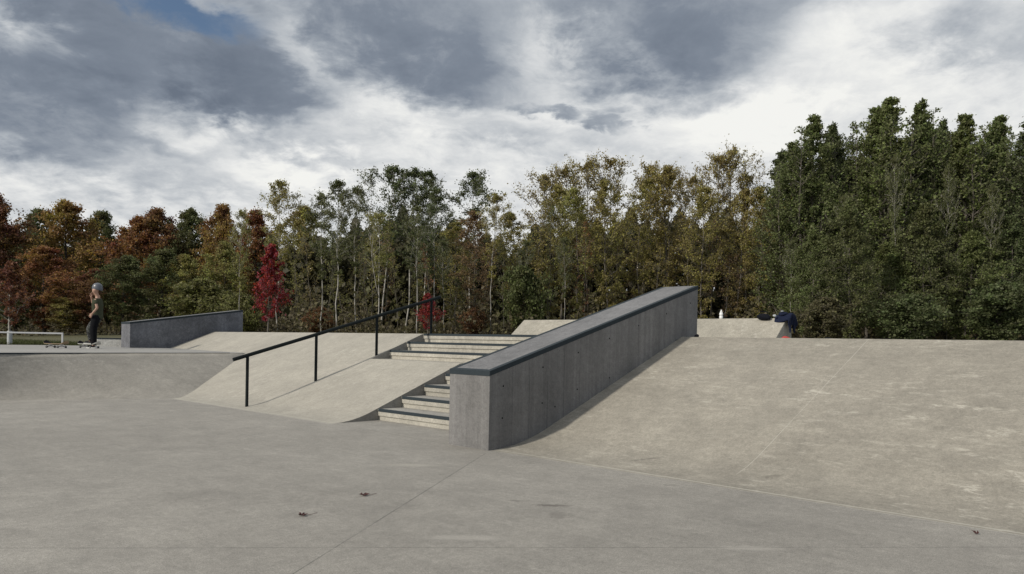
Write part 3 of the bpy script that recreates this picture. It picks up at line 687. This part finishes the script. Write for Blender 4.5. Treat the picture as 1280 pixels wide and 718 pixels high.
for nm, a_, tz, zb in (('left', aL, .0, .0), ('right', aR, .02, .104)):
    x, y, z = a_
    sh = skin('shoe', [[((x - .035, y, zb + .055), (.035, .035)), ((x + .04, y, zb + .052), (.032, .038)), ((x + .12, y, zb + .038), (.022, .036)), ((x + .165, y, zb + .034), (.016, .028))], [((x - .035, y, zb + .055), (.035, .035)), ((x - .02, y, zb + .11), (.036, .036))]], M_shoe)
    mb = MB(); ring = []
    for k in range(20):
        q = 2 * math.pi * k / 20; ring.append((x + .062 + .125 * math.cos(q), y + .042 * math.sin(q)))
    mb.v = [LP(px, py, zb + .002) for px, py in ring] + [LP(px, py, zb + .024) for px, py in ring]
    mb.f = [tuple(range(20)), tuple(range(39, 19, -1))] + [(k, (k + 1) % 20, (k + 1) % 20 + 20, k + 20) for k in range(20)]
    me = bpy.data.meshes.new('sole'); me.from_pydata([tuple(q) for q in mb.v], [], mb.f); me.materials.append(M_sole); o = bpy.data.objects.new('sole', me); COL.objects.link(o); o.parent = sh

# ------------------------------------------------------------------ trees
def leafmat(name, trans=.25, hv=.07):
    m, nt, b = newmat(name)
    oi = nt.node('ShaderNodeObjectInfo'); ge = nt.node('ShaderNodeNewGeometry')
    rp = ge.outputs['Random Per Island']
    co = nt.node('ShaderNodeTexCoord').outputs['Object']
    big = nt.noise(co, .55, 3, .6)
    hs = nt.node('ShaderNodeHueSaturation')
    nt.put(hs.inputs['Hue'], nt.m('ADD', .5, nt.m('ADD', nt.m('MULTIPLY', nt.m('SUBTRACT', rp, .5), .04), nt.m('MULTIPLY', nt.m('SUBTRACT', big, .5), hv))))
    nt.put(hs.inputs['Saturation'], nt.mr(rp, 0, 1, .8, 1.1))
    nt.put(hs.inputs['Value'], nt.m('MULTIPLY', nt.mr(nt.m('FRACT', nt.m('MULTIPLY', rp, 7.31)), 0, 1, .55, 1.5), nt.mr(big, .3, .7, .75, 1.25)))
    nt.put(hs.inputs['Color'], oi.outputs['Color'])
    nt.put(b.inputs['Base Color'], hs.outputs[0]); b.inputs['Roughness'].default_value = .6; b.inputs['Specular IOR Level'].default_value = .25
    tr = nt.node('ShaderNodeBsdfTranslucent'); nt.put(tr.inputs[0], nt.vm('SCALE', hs.outputs[0], 1.3))
    mx = nt.node('ShaderNodeMixShader'); mx.inputs[0].default_value = trans
    nt.l.new(b.outputs[0], mx.inputs[1]); nt.l.new(tr.outputs[0], mx.inputs[2]); nt.l.new(mx.outputs[0], m.node_tree.nodes['Material Output'].inputs[0])
    return m
M_foliage = leafmat('foliage', .35); M_autumn = leafmat('autumn_foliage', .35, .20)
def barkmat(name, c1, c2, sc):
    m, nt, b = newmat(name); co = nt.node('ShaderNodeTexCoord').outputs['Object']
    f_ = nt.noise(nt.vm('MULTIPLY', co, (6, 6, 1.6)), sc, 5, .65)
    nt.put(b.inputs['Base Color'], nt.ramp(f_, [(.38, c1), (.52, c2)])); return m
M_bark_w = barkmat('pale_bark', (.13, .125, .11), (.42, .40, .36), 1.0)
M_bark_g = barkmat('grey_bark', (.055, .048, .04), (.13, .115, .095), 1.2)
M_bark_d = barkmat('dark_bark', (.025, .02, .016), (.06, .05, .04), 1.2)

def tree_proto(seed, Ht=10., crown0=.2, prof=None, nl=40, up_=.5, twigs=5, leaves=60, lsize=.16, clump=.42, wob=.12, tr=.09, fork=False, top_cl=1, twig_r=.012, droop=0., hexp=.85, taper=0.):
    rnd = np.random.RandomState(seed); mb = MB(); cl = []
    tp = [Vector((0, 0, -.3))]; n = 9; off = Vector((0, 0, 0)); lean = Vector((rnd.uniform(-1, 1), rnd.uniform(-1, 1), 0)) * wob
    for i in range(1, n + 1):
        off += Vector((rnd.normal(), rnd.normal(), 0)) * wob * .6 + lean * .5; tp.append(Vector((off.x, off.y, Ht * .97 * i / n)))
    mb.tube(tp, [tr * (1 - .93 * (i / n) ** .9) + .006 for i in range(n + 1)], 7)
    def tpos(h):
        q = max(0, min(n - .001, h / .97 * n)); i = int(q); return tp[i].lerp(tp[i + 1], q - i)
    for fk in range(int(fork)):          # further leaders, each with its own tuft of twigs
        h = rnd.uniform(.28, .5); a = rnd.uniform(0, 6.28) + fk * 2.1; p = tpos(h); d = Vector((math.cos(a), math.sin(a), 0)); top = Ht * rnd.uniform(.80, .97); sp = rnd.uniform(.45, .95)
        pts = [p + d * sp * min(1, x * 2.2) ** .7 + Vector((rnd.normal() * .05, rnd.normal() * .05, x * (top - p.z))) for x in (0, .15, .35, .55, .78, 1)]
        pts[0] = p
        mb.tube(pts, [tr * .6, tr * .52, tr * .42, tr * .3, tr * .18, .008], 5)
        cl.append((pts[-2], pts[-1]))
        for q in range(int(10 + nl * .22)):
            x = rnd.uniform(2., 4.98); b_ = int(x); q0 = pts[b_].lerp(pts[b_ + 1], x - b_); ll = (.18 + .62 * (1 - (x - 2) / 3.)) * rnd.uniform(.7, 1.3)
            e_ = q0 + Vector((rnd.normal(), rnd.normal(), 0)).normalized() * ll + Vector((0, 0, ll * 1.0)); mb.tube([q0, q0.lerp(e_, .5) - Vector((0, 0, .04)), e_], [.014, .01, .005], 3, False)
            cl.append((q0.lerp(e_, .3), e_)); cl.append((q0.lerp(e_, .6), e_))
    ga = rnd.uniform(0, 6.28)
    for i in range(nl):
        h = crown0 + (1 - crown0) * ((i + rnd.rand()) / nl) ** hexp * .985
        k = (h - crown0) / (1 - crown0); Rr = prof(k) * rnd.uniform(.5, 1.3); ga += 2.399 + rnd.normal() * .3
        p0 = tpos(min(h, .97)); d = Vector((math.cos(ga), math.sin(ga), 0)); u = up_ * rnd.uniform(.6, 1.4)
        pts = [p0]; m = 4
        for q in range(1, m + 1):
            x = q / m; pts.append(p0 + d * Rr * x + Vector((0, 0, Rr * u * x * (1 - .15 * x) - droop * Rr * x * x)) + Vector(rnd.normal(size=3)) * .06 * Rr)
        br = max(.010, tr * .33 * (1 - k * .6)); mb.tube(pts, [br * (1 - .8 * q / m) for q in range(m + 1)], 4, False)
        cl.append((pts[-2], pts[-1])); cl.append((pts[-3].lerp(pts[-2], .4), pts[-2]))
        for _ in range(twigs):
            x = rnd.uniform(.35, 1.) * m; a = int(min(x, m - .01)); q0 = pts[a].lerp(pts[a + 1], x - a)
            dd = (d * rnd.uniform(.1, 1) + Vector(rnd.normal(size=3)) * .6 + Vector((0, 0, .45 * up_ * 1.6))).normalized() * Rr * rnd.uniform(.22, .5)
            q1 = q0 + dd * .5 + Vector(rnd.normal(size=3)) * .04; q2 = q0 + dd
            mb.tube([q0, q1, q2], [twig_r, twig_r * .7, twig_r * .35], 3, False); cl.append((q0.lerp(q1, .3), q1)); cl.append((q1, q2 + (q2 - q1) * .12))
    for _ in range(top_cl * 4): q = tpos(rnd.uniform(.88, .97)); e_ = q + Vector((rnd.normal() * .16, rnd.normal() * .16, rnd.uniform(.15, .45))); mb.tube([q, e_], [.01, .004], 3, False); cl.append((q, e_))
    # leaves: small folded rhombs scattered round every clump
    C0 = np.array([tuple(c[0]) for c in cl]); C1 = np.array([tuple(c[1]) for c in cl]); C = (C0 + C1) / 2; nc = len(C); cnt = rnd.poisson(leaves, nc)
    idx = np.repeat(np.arange(nc), cnt); N = len(idx)
    zz_ = np.clip(C[:, 2] / Ht, 0, 1.05); rad = (clump * rnd.uniform(.5, 1.35, nc) * (1 - taper * zz_ ** 2))[idx][:, None]
    uu = rnd.rand(N)[:, None]; pos = C0[idx] * (1 - uu) + C1[idx] * uu + rnd.normal(size=(N, 3)) * rad * np.array([.55, .55, .38])
    nrm = rnd.normal(size=(N, 3)) + np.array([0, 0, .55]); nrm /= np.linalg.norm(nrm, axis=1)[:, None]
    ax_ = np.cross(nrm, rnd.normal(size=(N, 3))); ax_ /= np.linalg.norm(ax_, axis=1)[:, None]; bx = np.cross(nrm, ax_)
    s_ = lsize * rnd.uniform(.55, 1.35, N)[:, None]
    V = np.stack([pos - ax_ * s_ * .5, pos + bx * s_ * .36 - nrm * s_ * .06, pos + ax_ * s_ * .5, pos - bx * s_ * .36 - nrm * s_ * .06], 1).reshape(-1, 3)
    me = bpy.data.meshes.new('crown'); me.vertices.add(4 * N); me.vertices.foreach_set('co', V.ravel()); me.loops.add(4 * N); me.loops.foreach_set('vertex_index', np.arange(4 * N))
    me.polygons.add(N); me.polygons.foreach_set('loop_start', np.arange(N) * 4); me.polygons.foreach_set('loop_total', np.full(N, 4)); me.update(calc_edges=True); me.validate(); me.materials.append(M_foliage)
    tm = bpy.data.meshes.new('trunk'); tm.from_pydata([tuple(v) for v in mb.v], [], mb.f); tm.update()
    tm.polygons.foreach_set('use_smooth', [True] * len(tm.polygons))
    return tm, me
oval = lambda w, a=.35: (lambda k: w * (min(1, (k / a) ** .6) if k < a else max(.06, 1 - ((k - a) / (1 - a)) ** 1.5)))
PROT = {}
def reg(kind, bark, lst): PROT[kind] = []; [PROT[kind].append((t_, c_)) for (t_, c_) in lst]; [t_.materials.append(bark) for t_, c_ in PROT[kind]]
reg('poplar', M_bark_g, [tree_proto(11 + i, 10, .08, (lambda k: 1.75 * min(1, (k / .2) ** .6) * max(.03, 1 - k ** 1.2) + .08), 120, 1.2, 9, 9.0, .095, .20, .10, .08, hexp=1.0, taper=.5, top_cl=3, fork=3, twig_r=.009) for i in range(4)])
reg('maple', M_bark_d, [tree_proto(31 + i, 10, .06, oval(2.5, .45), 66, .5, 10, 17, .155, .30, .12, .14) for i in range(4)])
for t_, c_ in PROT['maple']: c_.materials[0] = M_autumn
reg('olive', M_bark_g, [tree_proto(51 + i, 10, .12, oval(1.5, .45), 58, .95, 9, 9, .10, .20, .14, .06) for i in range(4)])
reg('sparse', M_bark_g, [tree_proto(71 + i, 10, .35, oval(1.7, .6), 50, 1.1, 12, 4.2, .10, .20, .13, .065, twig_r=.009, top_cl=3) for i in range(4)])
reg('birch', M_bark_w, [tree_proto(91 + i, 10, .40, oval(1.35, .55), 36, 1.0, 10, 8, .10, .20, .12, .048, fork=(i == 1)) for i in range(4)])
reg('sapling', M_bark_g, [tree_proto(111 + i, 10, .15, oval(1.2, .5), 36, 1.05, 7, 1.6, .13, .2, .2, .05, twig_r=.011) for i in range(4)])
reg('red', M_bark_g, [tree_proto(131 + i, 10, .20, (lambda k: 2.9 * min(1, (k / .2) ** .5) * max(.04, 1 - k ** .75) + .2), 66, .9, 8, 5.5, .25, .28, .08, .12, taper=.4, top_cl=2) for i in range(2)])
reg('bush', M_bark_d, [tree_proto(151 + i, 10, .02, oval(4.2, .4), 64, .5, 8, 14, .38, .60, .3, .14) for i in range(3)])
reg('spray', M_bark_g, [tree_proto(171 + i, 10, .04, oval(2.6, .35), 70, .28, 10, 14, .135, .24, .12, .09, droop=.25) for i in range(3)])

def hor(x): return 427.3 + .0197 * (x - 640)
cnt = {}
def plant(name, kind, x, ytop, Y, wpx, col, label, group=None, zb=None, cat='tree', var=None, rz=None):
    """x, ytop: where the tree's tip shows; Y: its distance; wpx: crown width"""
    X = (x - 640) / 921.17 * Y; ztop = EYE + (hor(x) - ytop) / 921.17 * Y
    if zb is None: zb = .75 if X / Y < -.27 and Y < 36 else 1.15
    i = cnt.get(kind, 0); cnt[kind] = i + 1
    tm, cm = PROT[kind][var if var is not None else i % len(PROT[kind])]
    o = bpy.data.objects.new(name, None); COL.objects.link(o); o.location = (X, Y, zb); o.empty_display_size = .5
    hs = (ztop - zb) / 10.15
    base_w = {'poplar': 3.6, 'maple': 5.6, 'olive': 3.6, 'sparse': 4., 'birch': 3., 'sapling': 3., 'red': 6.2, 'bush': 9., 'spray': 5.6}[kind]
    ws = wpx / 921.17 * Y / base_w
    o.scale = (ws, ws, hs); o.rotation_euler = (0, 0, rz if rz is not None else (i * 2.1 + x * .37) % 6.28)
    tag(o, label, cat, group)
    t_ = bpy.data.objects.new('trunk', tm); COL.objects.link(t_); t_.parent = o
    c_ = bpy.data.objects.new('crown', cm); COL.objects.link(c_); c_.parent = o; c_.color = (*col, 1)
    return o
GR = (.128, .152, .054); GR2 = (.146, .168, .058); GRD = (.098, .118, .048); OL = (.245, .215, .066); OLB = (.245, .200, .066); YE = (.36, .27, .06)
RU = (.24, .115, .042); RU2 = (.175, .088, .038); OR = (.26, .165, .048); RED = (.27, .028, .030); YG = (.235, .225, .070); DG = (.115, .125, .048); BR = (.21, .14, .07)
def T(*a, **k): plant(*a, **k)
# right-hand poplars
for x, y, Y, w, c_, lb in [
    (970, 178, 35, 62, GR, 'dark green poplar with a narrow top, first tall one right of the bare brown trees'),
    (1007, 138, 34, 74, GR, 'pointed dark green poplar rising above its left neighbour, behind the jacket on the wedge ramp'),
    (1050, 152, 36, 66, GRD, 'slightly lower dark poplar just left of the tallest green tree'),
    (1082, 127, 34, 78, GR, 'broad dark green poplar leaning against the left side of the tallest tree'),
    (1106, 110, 33, 88, GR2, 'tallest green poplar of the whole tree line, with a pale trunk showing halfway up'),
    (1146, 124, 35, 72, GR, 'spiky green poplar immediately right of the tallest tree'),
    (1181, 148, 37, 54, GRD, 'thin-topped poplar with sky gaps, in the dip right of the tallest tree'),
    (1217, 137, 34, 84, GR2, 'full green poplar with bushy flanks, third tree from the right edge'),
    (1254, 134, 35, 70, GR, 'dark narrow poplar, second tree from the right edge'),
    (1290, 143, 33, 86, GRD, 'dark poplar cut by the right edge of the photo')]:
    T('poplar_tree', 'poplar', x, y - 1, Y, w * 1.45, c_, lb, 'dark green poplars at the right')
for x, y, w, c_, lb in [
    (1012, 285, 78, GR, 'layered green tree standing in front of the poplars, nearest the jacket'),
    (1062, 245, 90, DG, 'layered green tree in front of the two poplars left of the tallest'),
    (1112, 300, 96, GR2, 'low layered green tree in front of the tallest poplar'),
    (1160, 250, 90, DG, 'layered dark tree in front of the dip in the poplars'),
    (1205, 285, 100, GR2, 'low spreading tree with pale green sprays, front row near the right'),
    (1262, 265, 100, GRD, 'low spreading dark tree at the right edge of the photo')]:
    T('layered_tree', 'spray', x, y, 29 + (x % 3), w, c_, lb, 'low layered trees before the poplars')
for x, y, w, lb in [(988, 186, 70, 'dark poplar half hidden in the notch between the first two tall ones'), (1030, 172, 80, 'dark poplar filling the notch left of the tallest group'), (1125, 148, 80, 'dark poplar behind, in the gap right of the tallest tree'),
    (1165, 160, 84, 'dark poplar behind, in the notch above the crooked pale trunk'), (1198, 158, 80, 'dark poplar behind the thin-topped one'), (1236, 156, 84, 'dark poplar behind, between the second and third from the right edge'), (1272, 158, 80, 'dark poplar behind, in the notch at the right edge')]:
    T('poplar_tree', 'poplar', x, y, 40, w * 1.5, GRD, lb, 'dark green poplars at the right')
for x, y in ((1345, 150), (1395, 140), (1450, 155)): T('poplar_tree', 'poplar', x, y, 34, 88, GR, 'dark green poplar beyond the right edge of the photo', 'poplars beyond the right edge')
# brown, thin-crowned trees of the centre
for x, y, w, lb in [(668, 212, 62, 'first thin-crowned brown tree from the left of the bare brown row'), (698, 204, 60, 'thin-crowned brown tree, second in the bare brown row'), (732, 198, 62, 'thin-crowned brown tree above the middle of the long ledge'),
    (768, 193, 60, 'thin-crowned brown tree with one tall bare twig above the row'), (800, 199, 60, 'thin-crowned brown tree left of the olive round-topped tree'), (832, 206, 58, 'thin-crowned brown tree behind the olive round-topped tree'),
    (862, 216, 50, 'low thin-crowned brown tree in the gap before the tallest brown one'), (886, 190, 58, 'tall bare brown tree left of the tallest brown one'), (908, 182, 56, 'tallest of the bare brown trees, with sky showing through'),
    (934, 212, 50, 'small bare brown tree touching the first dark poplar')]:
    T('bare_tree', 'sparse', x, y + 4, 42, w * 1.25, OLB, lb, 'bare brown trees at the centre')
for x, y, w, c_, lb in [(562, 275, 60, OL, 'olive leafy tree with pale stems at the left end of the brown wood'), (600, 262, 62, BR, 'brown leafy tree under the lone dark treetop'), (642, 262, 60, OL, 'olive leafy tree filling the dip before the brown row'),
    (684, 250, 66, OL, 'olive leafy tree behind the low end of the wedge ramp'), (722, 255, 62, YG, 'yellow-green leafy tree behind the middle of the ledge top'), (760, 240, 66, OL, 'olive leafy tree, middle of the brown wood'),
    (798, 240, 62, OL, 'olive leafy tree left of the round-topped one'), (838, 222, 74, OLB, 'large round-topped golden olive tree behind the high end of the ledge'), (880, 248, 62, OL, 'olive tree right behind the high end of the ledge'),
    (916, 256, 60, OLB, 'brownish olive tree behind the white bottle'), (950, 250, 56, OL, 'olive tree between the white bottle and the jacket'), (982, 262, 48, YE, 'yellow-leaved slim tree behind the jacket')]:
    T('olive_tree', 'olive', x, y - (22 if x > 650 else 0), 36 + (x % 5), w * 1.15, c_, lb, 'olive leafy trees at the centre')
# birches and the dark crowns over them
for x, y, Y, w, c_, v_, lb in [(300, 262, 30, 30, YG, 2, 'leaning pale-stemmed birch left of the red tree'), (346, 222, 34, 56, OL, 0, 'birch with a thin feathery top, above the red tree'),
    (402, 240, 34, 50, DG, 3, 'birch with leafy side sprays, second left of the white forked birch'), (421, 222, 31.5, 56, DG, 0, 'birch with a straight white trunk and a green tufted top'),
    (446, 234, 34, 48, DG, 2, 'birch with a lower top, left of the white forked birch'), (468, 262, 30.5, 50, YG, 1, 'forked white birch behind the handrail'), (545, 232, 36, 50, GRD, 3, 'birch under the dark crowns, right of the tall pair'),
    (521, 255, 30.5, 40, DG, 0, 'white-stemmed birch directly left of the upper handrail post'), (612, 242, 35, 44, OL, 2, 'birch with a bare top right of the lone dark treetop')]:
    T('birch_tree', 'birch', x, y, Y, w, c_, lb, 'birches behind the handrail', var=v_)
for x, y, w, lb in [(476, 203, 60, 'dark crowned tall tree, left of the pair over the birches'), (504, 206, 62, 'dark crowned tall tree, middle of the high clump over the birches'), (528, 210, 56, 'dark crowned tall tree, right of the high clump over the birches'), (584, 212, 62, 'lone dark treetop standing clear against the sky left of the brown row')]:
    T('dark_tree', 'birch', x, y, 46, w * 1.15, GRD, lb, 'dark treetops over the birches')
# autumn maples on the left
for x, y, Y, w, c_, lb in [(-60, 240, 50, 110, RU2, 'rust maple beyond the left edge'), (2, 238, 50, 84, RU2, 'dark rust maple cut by the left edge of the photo'), (46, 260, 56, 60, DG, 'green maple in the dip beside the left edge'), (84, 247, 52, 80, OR, 'orange-green maple, highest left of the skateboarder'),
    (122, 263, 56, 62, DG, 'dark green maple above the skateboarder'), (160, 267, 52, 78, RU, 'wide rust maple right above the skateboarder'), (204, 259, 53, 74, RU2, 'reddish-brown maple above the far dark ledge'),
    (238, 261, 54, 64, DG, 'green maple above the middle of the far dark ledge'), (270, 254, 52, 58, OR, 'orange-tipped maple above the right part of the far dark ledge'), (318, 262, 52, 62, RU, 'rust maple behind the leaning birch'),
    (374, 256, 50, 60, OL, 'olive-brown maple between the feathery birch and the birch group')]:
    T('maple_tree', 'maple', x, y, Y, w * 1.2, c_, lb, 'autumn maples at the left')
for x, y, w, c_, lb in [(55, 305, 80, RU, 'round rust tree in the front row behind the red sapling'), (112, 335, 60, RU2, 'dark brown-rust tree behind the skateboarder'), (20, 345, 70, DG, 'low green tree behind the red sapling'), (150, 318, 66, DG, 'low green tree right behind the skateboarder'),
    (196, 310, 74, DG, 'low dark green tree behind the pale end of the far ledge'), (236, 318, 60, OL, 'low olive tree behind the middle of the far ledge'), (282, 300, 60, YG, 'yellow-green front tree left of the leaning birch'), (88, 372, 60, OLB, 'small brown shrub-like tree left of the skateboarder')]:
    T('maple_tree', 'maple', x, y, 40, w * 1.1, c_, lb, 'low front-row maples at the left')
T('willow_bush', 'bush', 262, 350, 33, 96, (.15, .15, .05), 'yellow-green rounded bush behind the far dark ledge', cat='bush')
T('willow_bush', 'bush', 305, 368, 31, 60, (.15, .15, .05), 'olive bush left of the red tree', cat='bush')
T('leafy_bush', 'bush', 655, 335, 32, 60, (.105, .12, .042), 'dull green bush at the left end of the wedge ramp', cat='bush')
T('leafy_bush', 'bush', 1020, 372, 25, 70, (.11, .10, .05), 'low straggly brown-green bush right of the jacket', cat='bush')
T('leafy_bush', 'bush', 1245, 355, 27, 90, GRD, 'dark low bush near the right edge of the photo', cat='bush')
T('leafy_bush', 'bush', 1140, 368, 27, 80, GRD, 'dark low bush under the tallest poplar', cat='bush')
T('orange_shrub', 'bush', 395, 384, 35, 44, (.19, .10, .045), 'orange-brown shrub right of the red tree', cat='bush')
T('orange_shrub', 'bush', 592, 386, 34, 38, (.18, .095, .045), 'orange-brown shrub right of the upper handrail post', cat='bush')
T('red_maple', 'red', 335, 305, 27, 62, RED, 'young crimson maple with a pointed top behind the pale bank', var=0, zb=.95)
T('red_maple', 'red', 534, 366, 29, 42, RED, 'small round crimson maple behind the upper handrail post', var=1, zb=1.1)
# tied sapling at the left edge
sp_ = plant('red_sapling', 'red', 12, 326, 22.4, 72, (.18, .075, .04), 'thin young tree with red and green leaves and a pale trunk guard, left edge', zb=.74, var=1)
_t = [c for c in sp_.children if c.name.startswith('trunk')][0]; _t.data = _t.data.copy(); _t.data.materials.clear(); _t.data.materials.append(M_bark_w)
gx = Vector((sp_.location.x, sp_.location.y, .74))
tgd = MB(); tgd.lathe((0, 0, 0), [(.07, 0), (.07, .40), (.066, .41)], 12)
o = tgd.build('trunk_guard', plain('pale_plastic', (.45, .47, .48), .5)); o.parent = sp_; o.scale = (1 / sp_.scale[0], 1 / sp_.scale[1], 1 / sp_.scale[2])
# thin saplings between the big trees
k = 0
SL = 'slender grey sapling with hardly any leaves, one of many at the foot of the wood'
rr = random.Random(5)
for x in list(range(352, 660, 13)) + list(range(676, 1000, 20)):
    k += 1; xx = x + rr.uniform(-5, 5)
    col = rr.choice([OL, OL, YG, OLB, OLB, BR, DG, (.19, .09, .04)])
    plant('sapling', 'sapling', xx, rr.uniform(275, 350) - (30 if xx > 680 else 0), rr.uniform(35, 43), rr.uniform(28, 46), col, SL, 'thin saplings inside the wood')
# pale bare stems in front of the wood
for x, y, Y, lb in [(652, 300, 35, 'pale straight stem left of the wedge ramp'), (704, 295, 35, 'pale straight stem behind the wedge ramp crest'), (985, 300, 31, 'pale stem rising behind the jacket'), (1118, 190, 31.5, 'long pale straight trunk in front of the tallest poplar'), (1184, 205, 31.5, 'pale crooked trunk showing through the poplars near the right'), (1055, 240, 31, 'pale straight trunk low in front of the poplars, left of the long pale one'), (1240, 230, 31, 'pale thin trunk in front of the poplars nearest the right edge'), (556, 300, 34, 'pale thin stem right of the upper handrail post')]:
    T('birch_tree', 'birch', x, y, Y, 26, DG, lb, 'pale stems in front of the wood', var=2)

# ------------------------------------------------------------------ deeper wood and undergrowth (one mass each)
def leaf_mass(name, N, gen, size, cols, seed):
    rnd = np.random.RandomState(seed); pos = gen(rnd, N)
    nrm = rnd.normal(size=(N, 3)); nrm /= np.linalg.norm(nrm, axis=1)[:, None]
    ax_ = np.cross(nrm, rnd.normal(size=(N, 3))); ax_ /= np.linalg.norm(ax_, axis=1)[:, None]; bx = np.cross(nrm, ax_); s_ = size * rnd.uniform(.5, 1.4, N)[:, None]
    V = np.stack([pos - ax_ * s_ * .5, pos + bx * s_ * .36, pos + ax_ * s_ * .5, pos - bx * s_ * .36], 1).reshape(-1, 3)
    me = bpy.data.meshes.new(name); me.vertices.add(4 * N); me.vertices.foreach_set('co', V.ravel()); me.loops.add(4 * N); me.loops.foreach_set('vertex_index', np.arange(4 * N))
    me.polygons.add(N); me.polygons.foreach_set('loop_start', np.arange(N) * 4); me.polygons.foreach_set('loop_total', np.full(N, 4)); me.update(calc_edges=True); me.materials.append(M_foliage)
    o = bpy.data.objects.new(name, me); COL.objects.link(o); o.color = (*cols, 1); return o
SKYX = [-120, 0, 60, 120, 200, 300, 345, 380, 420, 500, 540, 585, 630, 670, 760, 860, 905, 945, 975, 1005, 1060, 1105, 1150, 1185, 1220, 1290, 1480]
SKYY = [250, 252, 275, 278, 275, 275, 275, 278, 268, 245, 262, 268, 285, 262, 250, 250, 245, 250, 215, 200, 185, 160, 165, 185, 175, 175, 175]
def gen_wood(rnd, N):
    x = rnd.uniform(-120, 1480, N); Y = 48 + rnd.rand(N) * 12 + (x < 330) * 10; yt = np.interp(x, SKYX, SKYY) + 30 + 10 * np.sin(x * .11) + 7 * np.sin(x * .31)
    ztop = EYE + (427.3 + .0197 * (x - 640) - yt) / 921.17 * Y; z = np.where(rnd.rand(N) < .4, .8 + 3.6 * rnd.rand(N), 1. + (ztop - 1.) * rnd.rand(N) ** .8)
    return np.stack([(x - 640) / 921.17 * Y, Y, z], 1)
tag(leaf_mass('distant_woods', 190000, gen_wood, .5, (.075, .072, .036), 3), 'dark mass of the deeper wood filling in behind the front rows of trees', 'woods', kind='stuff')
def gen_under(rnd, N):
    x = rnd.uniform(-120, 1480, N); Y = 30 + rnd.rand(N) ** .7 * 14 + (x < 300) * 8
    hgt = .6 + 1.7 * np.abs(np.sin(x * .045) * np.sin(x * .017 + 1)) + .6 * np.abs(np.sin(x * .21)); z = .85 + hgt * rnd.rand(N) ** 1.3
    return np.stack([(x - 640) / 921.17 * Y, Y, z], 1)
tag(leaf_mass('undergrowth', 60000, gen_under, .16, (.10, .085, .045), 9), 'dark brown-green undergrowth along the foot of the wood', 'undergrowth', kind='stuff')
# grass blades on the strip beyond the lower deck
rnd = np.random.RandomState(4); N = 26000
px = rnd.uniform(-60, 175, N); Yv = 22.3 + rnd.rand(N) ** 1.5 * 14 + .0 * px
X = (px - 640) / 921.17 * Yv
sv_ = (X - ORG.x) * Nn.x + (Yv - ORG.y) * Nn.y; tv_ = (X - ORG.x) * Tt.x + (Yv - ORG.y) * Tt.y
ok = (tv_ > 19.6) | ((sv_ > 3.2) & (tv_ > 18.6)); X = X[ok]; Yv = Yv[ok]; N = len(X)
zb_ = np.full(N, .72); hh = rnd.uniform(.04, .13, N); a = rnd.uniform(0, 6.28, N); dx = np.cos(a) * .012; dy = np.sin(a) * .012
V = np.stack([np.stack([X - dx, Yv - dy, zb_], 1), np.stack([X + dx, Yv + dy, zb_], 1), np.stack([X + rnd.normal(size=N) * .03, Yv + rnd.normal(size=N) * .03, zb_ + hh], 1)], 1).reshape(-1, 3)
me = bpy.data.meshes.new('grass'); me.vertices.add(3 * N); me.vertices.foreach_set('co', V.ravel()); me.loops.add(3 * N); me.loops.foreach_set('vertex_index', np.arange(3 * N))
me.polygons.add(N); me.polygons.foreach_set('loop_start', np.arange(N) * 3); me.polygons.foreach_set('loop_total', np.full(N, 3)); me.update(calc_edges=True); me.materials.append(M_foliage)
o = bpy.data.objects.new('grass', me); COL.objects.link(o); o.color = (.06, .07, .022, 1); tag(o, 'short dull green grass beyond the lower deck at the left', 'grass', kind='stuff')
SC.cycles.max_bounces = 4; SC.cycles.diffuse_bounces = 2; SC.cycles.transmission_bounces = 2; SC.cycles.glossy_bounces = 2; SC.cycles.transparent_max_bounces = 4
